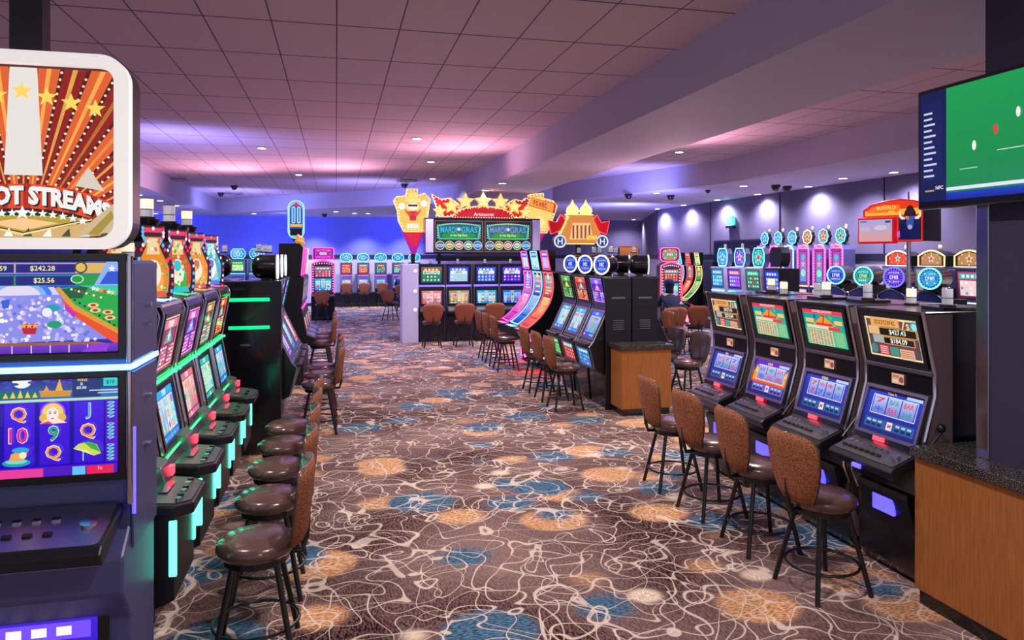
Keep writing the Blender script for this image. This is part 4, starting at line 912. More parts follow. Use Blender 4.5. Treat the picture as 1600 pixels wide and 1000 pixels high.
def art(d):
    d.P2(scaled(o, .96, (0, .33)), 'b8c0e0'); d.P2(scaled(o, .8, (0, .35)), '3050c0')
    for s in (-1, 1): d.P2(rr_pts(s * .045 - .032, .26, s * .045 + .032, .56, .03), 'b8e8ff'); d.P2(rr_pts(s * .045 - .016, .28, s * .045 + .016, .54, .015), '40a0e8')
    d.P2([(-.1, .20), (.1, .20), (.1, .25), (-.1, .25)], 'f8c040'); d.P2([(-.1, .05), (.1, .05), (.1, .17), (-.1, .17)], '101020'); d.star(0, .6, .05, 'ff3040'); d.up()
    for i in range(14): d.disc(.115, .05 + .04 * i, .009, C('ffe0a0'), 6, up=False); d.disc(-.115, .05 + .04 * i, .009, C('e0f0ff'), 6, up=False)
t_shape(t, 2.42, o, .09, 'dark', 'led_cyan', art, lr=.011)
m = MB(); m.tube([(0, 0, 2.36), (0, 0, 2.48)], .022, 'chrome'); m.build('post', t, smooth=True)
# purple machine facing us down the left aisle
def t_pink(t):
    o = rr_pts(-.34, 0, .34, .38, .04); t_shape(t, 2.02, o, .12, 'magp', 'led_magenta', art_of(o, 'magenta', 5, 'WILD', .1), lr=.02, foot=.02)
def m_marquee(x, y, rz, label, ledk, pals, seed, w, Z, tfun, bodyk='black'):
    t = thing('slot_machine', label, 'slot machine', (x, y, 0), rz); 
    m = MB(); m.extr(archo(w, Z - .5, .12), lambda u, v, n: (u, -n + .3, v + .5), bodyk, .5); m.build('cabinet', t)
    m = MB(); m.prism([(.3, 0), (.3, .5), (-.3, .5), (-.34, .84), (-.44, .8), (-.44, .74), (-.25, .55), (-.22, 0)], -w/2, w/2, bodyk); m.build('base', t)
    fn = lambda u, v, n: (-w/2 + .09 + u, -.212 - n, 1.0 + v)
    for z0, z1, nm, s in ((.0, (Z - 1.22) * .5, 'screen', 0), ((Z - 1.22) * .54, Z - 1.22, 'screen', 1)):
        d = D(lambda u, v, n: fn(u, v + z0, n), w - .18, z1 - z0); (a_reels(d, pals[0], seed, 3, 2) if not s else a_mini(d, pals[1], seed)); d.build(nm, t)
    o = archo(w - .02, Z - .93, .1); led(t, [(u, -.215, v + .9) for u, v in o[1:] + o[:1]], ledk, .022)
    d = D(lambda u, v, n: (u, -.206 - n, v), 1, 1); d.P2([(u * .99, v + .9) for u, v in archo(w - .02, Z - .93, .1)], '401040'); d.up()
    for u in [(w / 2 - .06) * s for s in (-1, 1)]:
        for k in range(11): d.disc(u, .98 + k * (Z - 1.2) / 10, .02, C('fff4ff'), 8, up=False)
    for k in range(8): d.disc(-w/2 + .1 + k * (w - .2) / 7, Z - .15 + .04 * math.sin(math.pi * k / 7), .02, C('fff4ff'), 8, up=False)
    d.build('lit_surround', t)
    deck(t, (-.46, .82), (-.3, .88), w - .02); tfun(t); return t
m_marquee(*P(505, 24.6), 0, 'purple lit machine facing down the left aisle, pink square topper', 'led_magenta', ('cyan', 'pink'), 5, .76, 2.02, t_pink)
x, y = P(503, 23.6); stool(x, y, 180, 'stool in front of the purple lit machine', 'stools by the far machines', True)

# ------------------------------------------------------------------ machines along the blue back wall
for i, px in enumerate((376, 404, 541, 568, 596, 624, 651)):
    x, y = P(px, 31.2); y = 32.25
    o = ello(.5, .36) if i > 1 else octo(.56, .4)
    def tt(t, o=o, i=i): t_shape(t, 1.86 if i > 1 else 2.0, o, .1, 'navy', 'led_cyan', art_of(o, 'cyan', i, None), lr=.02)
    lab = ['teal lit wall machine seen over the black cabinet, left of two', 'teal lit wall machine seen over the black cabinet, right of two', 'blue wall machine with oval topper, next to the purple machine', 'second blue wall machine right of the purple machine', 'third blue wall machine right of the purple machine', 'fourth blue wall machine, by the seated person in blue', 'fifth blue wall machine, hidden behind the grey side panel'][i]
    m_wall(x, y, 0, lab, 'machines along the blue back wall', ('green' if i < 2 else 'red' if i in (2, 3) else 'teal', 'cyan'), 20 + i, 'led_teal' if i < 2 else 'led_magenta', .62 if i < 2 else .5, tt, topz=1.86 if i > 1 else 2.0)
    if i > 1: stool(x, 31.2, 180, 'far stool at the blue back wall, %s from the purple machine' % ('first', 'second', 'third', 'fourth', 'fifth')[i - 2], 'stools at the back wall', True)
t = thing('stool_plinth', 'long low dark plinth in front of the back wall machines', 'plinth', (1.4, 31.75, 0)); m = MB(); m.box(-1.6, 1.8, -.12, .1, 0, .62, 'black'); m.build('plinth', t, bevel=.02)

# ------------------------------------------------------------------ the bank under the double screen
MY = 18.25
t = thing('side_panel_box', 'pale lilac end panel box with three round lamps, left end of the marquee bank', 'cabinet', (1.785, MY + .05, 0))
m = MB(); m.box(-.2, .2, -.15, .5, 0, 1.95, 'greyp'); m.build('panel', t, bevel=.015)
for z in (1.78, 1.28, .82): m = MB(); m.lathe([(.035, -.152), (.035, -.165)], 'led_white', (.12, 0, z), 14, 'y'); m.build('round_lamp', t)
for i, (px, pa, lab) in enumerate([(673, ('teal', 'pink'), 'left machine below the double marquee screen'), (717, ('blue', 'gold'), 'middle machine below the double marquee screen'), (762, ('blue', 'cyan'), 'right machine below the double marquee screen, beside the curved ones'), (805, ('violet', 'blue'), 'dark machine mostly hidden behind the curved machines')]):
    x, y = P(px, 18.5); w = .64
    t = thing('slot_machine', lab, 'slot machine', (x, MY + .25, 0), 0, 'machines under the marquee')
    cabinet(t, [(.3, 0), (.3, 1.95), (-.2, 1.95), (-.16, 1.42), (-.2, 1.38), (-.24, .88), (-.42, .8), (-.42, .72), (-.24, .62), (-.2, 0)], w, 'dark')
    screen(t, (-.165, 1.48), (-.195, 1.88), w - .12, (lambda d, pa=pa, i=i: (a_mini(d, pa[0], 30 + i), d.R_(.1, .55, .9, .75, 'e8fff0'), d.text('MARDI GRAS' if i == 0 else 'VEGAS', d.W / 2, d.H * .65, d.H * .14, '106040' if i == 0 else '102060', d.W * .7))), bez='black')
    screen(t, (-.235, .95), (-.21, 1.28), w - .12, lambda d, pa=pa, i=i: a_reels(d, pa[1], 40 + i, 5, 2), bez='black')
    ledbar(t, -.185, 1.40, w - .02, 'led_violet', .05); deck(t, (-.46, .8), (-.25, .88), w - .02); trims(t, [(-.205, 1.95), (-.165, 1.42), (-.205, 1.38), (-.245, .88)], w)
    m = MB(); m.box(-w/2 + .05, w/2 - .05, -.27, -.24, .64, .66, 'led_violet'); m.build('under_light', t)
    candle(t, .0, .0, 1.95, .12, False, r=.035)
for i, (px, lab) in enumerate([(672, 'tan-backed stool at the left machine below the marquee'), (722, 'tan-backed stool at the middle machine below the marquee'), (771, 'tan-backed stool at the right machine below the marquee')]):
    x, y = P(px, 17.6); stool(x, 17.25, 180, lab, 'stools below the marquee', True)

def sgn(name, label, loc, rz=0): return thing(name, label, 'sign', loc, rz)
SX, SY = P(757, 18.6); SY = 18.45
t = sgn('marquee_screen', 'wide black marquee with two screens and a red arch of gold stars above', (SX, SY, 0))
m = MB(); m.box(-1.5, 1.5, -.1, .3, 2.2, 3.12, 'black'); m.build('housing', t, bevel=.02)
for s in (-1, 1): m = MB(); m.box(s * 1.39 - .1, s * 1.39 + .1, -.13, -.09, 2.24, 3.08, 'greyp'); m.build('side_strip', t, bevel=.01)
for s in (-1, 1):
    m = MB(); W, H = 1.24, .80; x0 = -1.26 if s < 0 else .02; fn = lambda u, v, n: (x0 + u, -.1 - n, 2.25 + v)
    m.ring([(-.0, -.0), (W, 0), (W, H), (0, H)], [(.025, .025), (W - .025, .025), (W - .025, H - .025), (.025, H - .025)], fn, 'steel', .02); m.build('screen_bezel', t)
    d = D(fn, W, H); d.rect(.025, .025, W - .025, H - .025, '301030', top='201028')
    fanp = [(.09, .34), (W - .09, .34), (W - .04, .66)] + [(W * (1 - i / 8) * .93 + .04, .66 + .07 * math.sin(math.pi * i / 8)) for i in range(9)]
    d.P2([(.10, .32), (W - .10, .32), (W - .05, .66), (W * .75, .72), (W * .5, .74), (W * .25, .72), (.05, .66)], '40c8a0'); d.P2([(.14, .36), (W - .14, .36), (W - .1, .64), (W * .75, .69), (W * .5, .71), (W * .25, .69), (.1, .64)], '106878')
    d.disc(W / 2, .42, .44, '18a028', 20, ry=.07); d.text('MARDI', W * .29, .565, .15, '30c8f0' if s < 0 else '8098f0', .42); d.text('GRAS', W * .71, .565, .15, '30c8f0' if s < 0 else '8098f0', .42); d.text('in the Big Easy', W / 2, .42, .07, 'f0ffe0', .75); d.disc(W / 2, .58, .045, 'e8d8f8')
    d.up()
    for i in range(22): d.disc(.08 + (W - .16) * i / 21, .685 + .035 * math.sin(math.pi * i / 21), .014, C('f0fff0'), 6, up=False)
    for v in (.36, .42, .48, .54, .6): d.disc(.075 - .0 * v, v, .014, C('f0fff0'), 6, up=False); d.disc(W - .075, v, .014, C('f0fff0'), 6, up=False)
    for i, (c1, c2) in enumerate((('207060', '8060d0'), ('806010', 'f0d060'), ('a03040', 'e8c8c0'), ('207060', 'e0f0d0'), ('1860e0', '20a0f0'))):
        cx = .14 + .24 * i; d.disc(cx, .17, .115, 'e0ffd8', 20); d.disc(cx, .17, .10, c1, 20); d.disc(cx, .17, .07, c2, 16); d.P2([(cx - .08, .14), (cx + .08, .14), (cx + .08, .19), (cx - .08, .19)], 'f8f8ff'); d.P2([(cx - .06, .15), (cx + .06, .15), (cx + .06, .175), (cx - .06, .175)], c1)
    d.build('screen', t)
# arch with stars
def solid(name, out, x, z, th, k, parent, y=.1, ledk=None, bulbs=None, art=None):
    m = MB(); fn = lambda u, v, n: (x + u, y - n, z + v); m.extr(out, fn, k, th); o = m.build(name, parent)
    if bulbs or art:
        d = D(lambda u, v, n: fn(u, v, th + n), 1, 1, 'print')
        if art: art(d)
        if bulbs:
            d.up(); L = 0; st = bulbs
            for a, b in zip(out, out[1:] + out[:1]):
                l = math.dist(a, b); k_ = max(1, int(l / st))
                for j in range(k_): u, v = a[0] + (b[0] - a[0]) * j / k_, a[1] + (b[1] - a[1]) * j / k_; cx = sum(q[0] for q in out) / len(out); cy = sum(q[1] for q in out) / len(out); d.disc(cx + (u - cx) * .93, cy + (v - cy) * .93, st * .27, C('fff8d8'), 7, up=False)
        d.build('bulb_face', o)
    if ledk: m = MB(); m.tube([fn(*q, th * .6) for q in out + out[:1]], .022, ledk, 6, caps=False); m.build('light_edge', o)
    return o
arch = [(.80 * math.cos(math.pi * i / 16), .30 * math.sin(math.pi * i / 16)) for i in range(17)]
solid('arch_panel', arch, .02, 3.12, .12, 'redp', t, bulbs=.07, ledk='led_gold', art=lambda d: (d.P2(scaled(arch, .88, (0, .02)), 'd01828'), d.text('Aristocrat', 0, .10, .09, 'fff0f0', .6)))
for u, v, r_ in ((0, .43, .24), (-.46, .42, .24), (.46, .42, .24), (-.82, .30, .22), (.82, .30, .22), (-1.12, .16, .18), (1.12, .16, .18)):
    sp_ = star_pts(0, 0, r_, 5, .5); solid('star', sp_, u, 3.12 + v, .1, 'gold', t, y=.05, art=lambda d, r_=r_: (d.star(0, 0, r_ * .9, 'ffe070', q=.5), d.star(0, 0, r_ * .62, 'fff0a0', q=.5), [d.disc(r_ * .7 * math.cos(R(90 + 72 * k)), r_ * .7 * math.sin(R(90 + 72 * k)), .02, C('ffffff'), 6, up=(k == 0)) for k in range(5)]))
for s in (-1, 1):
    solid('flame_panel', [(s * u, v) for u, v in ((.62, .10), (.9, .04), (1.12, .04), (1.18, .28), (1.30, .60), (1.06, .46), (.85, .50), (.62, .36))][::s], 0, 3.12, .08, 'redp', t, y=.16, bulbs=.08, ledk='led_gold', art=lambda d, s=s: d.P2([(s * u, v) for u, v in ((.70, .14), (.9, .1), (1.05, .1), (1.1, .28), (1.2, .48), (1.03, .38), (.72, .34))][::s], 'e03020'))
m = MB()
for s in (-1.1, 1.1): m.tube([(s, .2, 1.95), (s, .2, 2.25)], .04, 'dark')
m.build('support_post', t)
m = MB(); m.box(-1.2, 1.2, .1, .16, 2.02, 2.14, 'dark'); m.build('support_rail', t)
# gold lit end boards either side of the marquee
for s, px, lab in ((-1, 648, 'yellow lit board with top hat and red bow on the left of the marquee'), (1, 857, 'yellow lit board with a tilted red banner on the right of the marquee')):
    x, _ = P(px, 18.5); t = sgn('lit_board', lab, (x, SY + .42, 0))
    base_ = [(-.28, 2.86), (-.18, 2.22), (.26, 2.2), (.30, 2.92)]
    if s < 0:
        gold = [(-.24, 2.78), (.22, 2.78), (.34, 3.02), (.38, 3.35), (.42, 3.62), (.28, 3.76), (.10, 3.70), (.1, 3.86), (-.16, 3.86), (-.2, 3.68), (-.42, 3.66), (-.5, 3.56), (-.40, 3.30), (-.38, 3.05)]
        solid('red_foot', [(-.32, 2.84), (-.04, 2.2), (.06, 2.2), (.28, 2.84)], 0, 0, .1, 'magp', t, y=.1, art=lambda d: (d.P2([(-.25, 2.8), (-.03, 2.4), (.08, 2.4), (.24, 2.8)], 'e01840'), d.P2([(-.06, 2.4), (.1, 2.4), (.06, 2.24), (.0, 2.24)], '9818b0')))
        def art(d):
            d.P2(scaled(gold, .9, (-.02, 3.3)), 'f8c860'); d.P2([(-.22, 3.54), (.18, 3.54), (.16, 3.62), (-.2, 3.62)], 'ffe890'); d.P2([(-.14, 3.6), (.1, 3.6), (.08, 3.78), (-.12, 3.78)], 'ffe070')
            d.disc(-.02, 3.42, .16, 'fff0e0', 18, ry=.1); d.P2([(-.14, 3.42), (.1, 3.42), (.1, 3.47), (-.14, 3.47)], '402020'); d.P2([(-.1, 3.06), (.06, 3.06), (.08, 3.3), (-.12, 3.3)], 'd02828'); d.P2([(-.26, 3.36), (-.02, 3.22), (-.12, 3.16)], 'e84838'); d.P2([(.22, 3.36), (-.02, 3.22), (.08, 3.16)], 'e84838')
            d.disc(-.3, 3.42, .09, 'fffce8', 12); d.disc(.26, 3.5, .09, 'fffce8', 12); d.P2([(-.2, 2.86), (.16, 2.86), (.12, 2.98), (-.16, 2.98)], 'fff4d8')
        solid('gold_panel', gold, 0, 0, .12, 'gold', t, y=.08, bulbs=.08, ledk='led_gold', art=art)
    else:
        gold = [(-.22, 2.78), (.28, 2.78), (.42, 3.1), (.56, 3.5), (.46, 3.62), (.2, 3.68), (.18, 3.82), (-.2, 3.78), (-.42, 3.6), (-.3, 3.3)]
        solid('red_foot', [(-.24, 2.84), (-.2, 2.2), (-.06, 2.2), (.28, 2.84)], 0, 0, .1, 'magp', t, y=.1, art=lambda d: d.P2([(-.2, 2.8), (-.17, 2.3), (-.08, 2.3), (.22, 2.8)], 'd81838'))
        solid('gold_panel', gold, 0, 0, .12, 'gold', t, y=.08, bulbs=.08, ledk='led_gold', art=lambda d: (d.P2(scaled(gold, .88, (0, 3.25)), 'ffd870'), d.disc(.05, 3.05, .16, 'ffe8a0')))
        bn = [(-.36, 3.52), (-.32, 3.74), (.50, 3.54), (.46, 3.30)]
        rot = lambda u, v: (u, v - (u - .05) * .27)
        solid('banner', bn[::-1], 0, 0, .05, 'redp', t, y=-.06, art=lambda d: (d.P2(scaled(bn, .88, (.05, 3.52)), 'ffa040'), d.text('BONUS', .06, 3.53, .13, 'c02018', .62, warp=rot)))
    m = MB(); m.box(-.05, .05, .1, .2, 0, 3.0, 'dark'); m.build('post', t)
# palace topper right of it
x, y = P(906, 15.6); t = sgn('palace_sign', 'golden palace shaped topper sign with two white round badges, right of the marquee', (x, y, 0))
pal_ = [(-.4, 2.42), (.4, 2.42), (.44, 2.6), (.34, 2.8), (.26, 2.98), (.30, 3.02), (-.30, 3.02), (-.26, 2.98), (-.34, 2.8), (-.44, 2.6)]
solid('palace_body', pal_, 0, 0, .3, 'gold', t, y=.2, ledk='led_gold', art=lambda d: (d.P2(scaled(pal_, .9, (0, 2.7)), 'e08848'), d.P2([(-.26, 2.5), (.26, 2.5), (.2, 2.85), (-.2, 2.85)], 'ffc888'), [d.rect(-.2 + .09 * k, 2.52, -.16 + .09 * k, 2.8, '904838', up=(k == 0)) for k in range(5)], d.P2([(.1, 2.48), (.36, 2.48), (.36, 2.6), (.1, 2.6)], 'f0a020'), d.text('JACKPOT', .23, 2.54, .07, 'fff8a0', .24)))
for u in (-.15, .15):
    m = MB(); m.lathe([(.02, 3.0), (.11, 3.04), (.14, 3.10), (.12, 3.18), (.05, 3.25), (.015, 3.32), (.002, 3.36)], 'led_gold', (u, .05, 0), 16); m.build('dome', t, smooth=True)
for u, v in ((-.47, 2.46), (.47, 2.46)):
    m = MB(); m.lathe([(.15, .0), (.15, -.1)], 'dark', (u, .0, v), 24, 'y'); b_ = m.build('badge', t)
    d = D(lambda a, b, n, u=u, v=v: (u + a, -.1 - n, v + b), 1, 1); d.disc(0, 0, .14, 'e8f0ff', 20); d.disc(0, 0, .105, '304890', 20); d.text('H', 0, 0, .13, 'ffffff'); d.build('lit_face', b_)
for s in (-1, 1): solid('red_wing', [(s * u, v) for u, v in ((.3, 2.9), (.42, 2.7), (.62, 2.62), (.68, 2.9), (.5, 2.86), (.4, 3.02))][::s], 0, 0, .06, 'redp', t, y=.1, ledk='led_red')
m = MB(); m.tube([(0, .1, 0), (0, .1, 2.45)], .06, 'dark'); m.box(-.2, .2, -.1, .3, 0, 1.9, 'dark'); m.build('post', t)
# ------------------------------------------------------------------ curved machines and the slant bank on the centre line
for i, (y, lk_, pals, lab) in enumerate([(13.1, 'led_red', ('red', 'violet'), 'curved-screen machine outlined in red, nearest of three'), (13.85, 'led_cyan', ('blue', 'cyan'), 'curved-screen machine outlined in pale blue, middle of three'), (14.6, 'led_magenta', ('magenta', 'blue'), 'curved-screen machine outlined in magenta, farthest of three')]):
    m_curve(3.96, y, FR, lab, 'curved-screen machines in the centre', lk_, pals, 90 + i)
for i, y in enumerate((13.45, 14.2, 14.95)): stool(3.12, y, 90, 'stool at the curved machines, %s of three' % ('nearest', 'middle', 'farthest')[i], 'stools at the curved machines')
for i, (y, pals, lab) in enumerate([(9.97, ('violet', 'blue', 'cyan', 'blue'), 'slant machine with violet top glass and blue oval topper, next to the wood cabinet'), (10.68, ('red', 'cyan', 'red', 'blue'), 'slant machine with red top glass, middle of the oval topper bank'), (11.40, ('green', 'cyan', 'green', 'blue'), 'slant machine with green top glass, farthest of the oval topper bank')]):
    m_oval(3.85, y, FR, lab, 'oval topper slant machines', pals, 100 + i, yaw=32)
for i, (y, lab) in enumerate([(9.97, 'slant machine turned away with round black barrel topper, nearest the wood cabinet'), (10.68, 'slant machine turned away with round black barrel topper, middle one'), (11.40, 'slant machine turned away with black barrel topper, farthest one')]):
    m_oval(4.25, y, FL, lab, 'machines turned away in the centre bank', ('blue', 'blue', 'cyan', 'cyan'), 104 + i, detail=False, yaw=-20)
for x, lab in ((3.845, 'left black end panel with vent slots, at the end of the centre bank'), (4.245, 'right black end panel with vent slots, at the end of the centre bank')):
    t = thing('end_cabinet', lab, 'cabinet', (x, 9.63, 0)); m = MB(); m.extr([(-.19, 0), (.19, 0), (.19, 1.42), (.21 if x > 4 else .19, 1.84), (-.21 if x < 4 else -.19, 1.84), (-.19, 1.42)], lambda u, v, n: (u, -n + .01, v), 'dark', .03); m.build('panel', t, bevel=.004)
    m = MB(); m.box(-.1, .1, -.026, -.018, 1.55, 1.575, 'steel'); m.build('handle_slot', t)
    m = MB()
    for k in range(5): m.box(-.08, .08, -.028, -.018, 1.12 + .03 * k, 1.132 + .03 * k, 'steel')
    m.build('vent', t)
    m = MB(); m.box(-.19, .19, -.027, -.017, 1.425, 1.432, 'black'); m.build('seam', t)
def wood_box(x0, x1, y0, y1, h, lab, name='wood_cabinet'):
    t = thing(name, lab, 'cabinet', ((x0 + x1) / 2, (y0 + y1) / 2, 0)); a, b = (x1 - x0) / 2, (y1 - y0) / 2
    m = MB(); m.box(-a, a, -b, b, .09, h - .06, 'wood'); m.build('body', t, bevel=.006)
    m = MB(); m.box(-a + .02, a - .02, -b + .02, b - .02, 0, .09, 'black'); m.build('plinth', t)
    m = MB(); m.box(-a - .03, a + .03, -b - .03, b + .01, h - .06, h, 'granite'); m.build('countertop', t, bevel=.006)
wood_box(3.72, 4.44, 9.18, 9.58, .95, 'teak cabinet with speckled black granite top at the end of the centre bank')
for i, (y, lab) in enumerate([(9.95, 'stool next to the teak cabinet, nearest at the oval topper bank'), (10.62, 'middle stool at the oval topper bank'), (11.35, 'farthest stool at the oval topper bank')]): stool(3.14, y - .1, 90, lab, 'stools at the oval topper bank')
stool(5.0, 9.8, -84, 'leather stool with broad round back right of the teak cabinet, nearer one', 'leather stools behind the centre bank'); stool(5.0, 10.6, -80, 'leather stool right of the teak cabinet, farther one', 'leather stools behind the centre bank')

# ------------------------------------------------------------------ right bank of reel cabinets
up = [lambda d: a_jackpot(d, '$427.43', '$184.09'), lambda d: a_double(d, 3), lambda d: a_double(d, 4), lambda d: a_jackpot(d, '$427.43', '$276.84')]
lo = [lambda d: a_three(d, 'blue', 1, 'Triple 7s'), lambda d: a_three(d, 'blue', 2, 'DOUBLE', 4), lambda d: a_three(d, 'violet', 3, 'HOT 7s', 3, True), lambda d: a_three(d, 'blue', 4, 'GOLD')]
lab = ['reel cabinet showing $427.43 and $184.09, nearest the dark divider panel', 'reel cabinet with green pay glass and four reels, second from the dark divider panel', 'reel cabinet with green pay glass and flame coloured reel glass', 'reel cabinet with gold jackpot glass, farthest from the dark divider panel']
for i, y in enumerate((4.22, 4.93, 5.66, 6.40)):
    m_stepper(3.85, y, FR, lab[i], 'reel cabinets of the right bank', up[i], lo[i], cand=False)
for i, y in enumerate((4.22, 4.93, 5.66, 6.40)):
    t = m_stepper(4.29, y, FL, 'reel cabinet turned away at the back of the right bank, %s from the divider panel' % ('first', 'second', 'third', 'fourth')[i], 'reel cabinets turned away in the right bank', lambda d: a_pay(d, 'teal', 3), lambda d: a_three(d, 'blue', 5, 'GOLD'), near=False, cand=False, handle=False)
j = 0
for x, y, lt in ((4.0, 4.1, False), (4.12, 4.55, True), (4.05, 4.92, False), (4.0, 5.35, True), (4.1, 5.6, False), (4.0, 5.95, True), (4.1, 6.3, True)):
    t = thing('candle_lamp', 'glass stack lamp %s on the right bank, %s from the dark divider' % ('lit amber' if lt else 'unlit', ('first', 'second', 'third', 'fourth', 'fifth', 'sixth', 'seventh')[j]), 'lamp', (x, y, 1.79), 0, 'stack lamps on the right bank')
    if j in (0, 2, 3, 6): m = MB(); m.extr([(-.13, -.1), (.1, -.13), (.14, .1), (-.1, .12)], lambda u, v, n: (u, v, n), 'black', .02); m.build('foot_plate', t)
    candle(t, 0, 0, .02 if j in (0, 2, 3, 6) else 0, .12, lt, r=.034); j += 1
for i, (y, lab) in enumerate([(4.14, 'brown speckled stool lowest in the photo, nearest of the right bank'), (4.85, 'brown speckled stool, second nearest of the right bank'), (5.57, 'brown speckled stool, third nearest of the right bank'), (6.30, 'brown speckled stool, farthest of the right bank, nearest the teak cabinet')]): stool(3.06, y, 90 + (4, -3, 3, -4)[i], lab, 'stools at the right bank')
wood_box(3.50, 4.45, .2, 3.84, .97, 'low teak cabinet with granite top at the near end of the right bank')

# dark divider panel with perforated panel, television
t = thing('divider_panel', 'dark perforated divider panel with a chrome edge, standing at the right edge', 'panel', (3.68, 2.3, .97))
m = MB(); m.box(0, .6, -2.2, 1.20, 0, ZC - .975, 'perf'); m.build('panel', t)
m = MB(); m.box(-.012, .05, 1.17, 1.255, 0, 1.6, 'chrome'); m.build('corner_trim', t, bevel=.006)
t = thing('television', 'large flat television showing a green playing field, top right corner', 'television', (3.56, 3.24, 2.44), FR)
m = MB(); m.box(-.64, .66, 0, .06, 0, .74, 'black'); m.build('housing', t, bevel=.01)
def tv(d):
    W, H = d.W, d.H; d.rect(0, 0, W, H, '108848', top='18a058'); d.rect(0, 0, W, .045, '1428a0', top='2040c0'); d.rect(.2, .055, W, .075, 'e8ecff'); d.rect(0, .0, .2, H, '0c1a50'); d.rect(.02, .13, .17, H * .9, '102060')
    d.up(); r = random.Random(7)
    for k in range(12): d.rect(.03, .15 + .035 * k, .03 + r.uniform(.06, .12), .162 + .035 * k, 'd0d8f0', up=False)
    d.text('NFC', .15, .08, .022, 'ffffff'); d.rect(.04, .06, .11, .07, 'c0a040'); d.rect(.3, .17, .42, .176, '90e8b0'); d.rect(.55, .25, .85, .254, 'e0ffe8'); d.disc(.9, .35, .012, 'ffffff'); d.rect(.85, .02, .95, .028, 'c8d0ff')
    for k in range(5): d.disc(.4 + k * .14, .3 + .07 * (k % 3), .014, 'f04040' if k % 2 else 'f8f8f8', 8, ry=.03)
d = D(lambda u, v, n: (-.615 + u, -n, .045 + v), 1.25, .67); tv(d); d.build('screen', t)
m = MB(); m.box(-.0, .4, .06, .12, .2, .5, 'dark'); m.build('mount', t)

# ------------------------------------------------------------------ round barrel row, behind the right bank
for i, (y, pal, lab) in enumerate([(9.37, 'cyan', 'turquoise round barrel topper machine nearest the dark divider panel'), (10.1, 'violet', 'violet round barrel topper machine, second from the dark divider panel'), (10.8, 'teal', 'teal round barrel topper machine, third from the dark divider panel'), (11.5, 'blue', 'pale blue round barrel topper machine, farthest from the dark divider panel')]):
    w = .62; t = thing('slot_machine', lab, 'slot machine', (8.95, y, 0), FR, 'round barrel topper machines'); cabinet(t, [(.25, 0), (.25, 1.5), (-.18, 1.5), (-.14, 1.2), (-.24, .86), (-.4, .8), (-.4, .72), (-.2, .6), (-.2, 0)], w, 'dark')
    o = archo(w - .02, .34, .10); m = MB(); m.extr(o, lambda u, v, n: (u, -n - .12, 1.27 + v), 'black', .07); h = m.build('arched_header', t)
    led(h, [(u, -.195, 1.27 + v) for u, v in o[1:] + o[:1]], 'chrome', .012, 'edge_trim'); pw = ['cyan', 'magenta', 'teal', 'blue'][i]
    d = D(lambda u, v, n: (u, -.19 - n, 1.27 + v), 1, 1); d.P2(scaled(o, .88, (0, .15)), '10184a'); d.rect(-.24, .03, .24, .17, PAL[pw][1], top=PAL[pw][2]); d.text('MUSTANG' if i == 1 else 'MONEY', 0, .09, .07, PAL[pw][3], .4); d.build('header_glass', h)
    screen(t, (-.225, .92), (-.16, 1.2), w - .1, lambda d, i=i: a_reels(d, ('cyan', 'violet', 'teal', 'blue')[i], 120 + i, 3, 2))
    deck(t, (-.42, .8), (-.25, .86), w - .02)
    t_barrel(t, 1.62, .17, -.26, .20, 'led_cyan' if i != 1 else 'led_violet', pal, 130 + i, word='CASH', yaw=26)
    m = MB(); m.box(-.12, .12, -.1, .2, 1.5, 1.66, 'dark'); m.build('topper_foot', t)
# hexagon topper machines
for i, (y, pal, lab) in enumerate([(13.3, 'blue', 'machine with dark turned hexagon topper, right end of the hexagon row'), (14.0, 'teal', 'turquoise hexagon topper machine with palm picture, third in the hexagon row'), (14.75, 'violet', 'hexagon topper machine with white knot emblem, second in the hexagon row'), (15.5, 'cyan', 'cyan hexagon topper machine, left end of the hexagon row')]):
    o = octo(.42, .40, .3)
    def tt(t, o=o, pal=pal, i=i):
        if i == 0:
            m = MB(); m.extr(o, lambda u, v, n: (u, -n + .1, 1.93 + v), 'dark', .2); m.build('topper', t)
        else: t_shape(t, 1.88, o, .14, 'navy', 'led_cyan', art_of(o, pal, i, None), lr=.018)
        candle(t, 0, .02, 2.32, .1, False, r=.03)
    if i == 0:
        def body(t): pass
    m_wall(8.85, y, FR, lab, 'hexagon topper machines', (pal if i != 1 else 'teal', 'blue'), 140 + i, 'led_blue', .6, tt, topz=1.9, bodyk='greyp' if i else 'dark', chromek='steel')
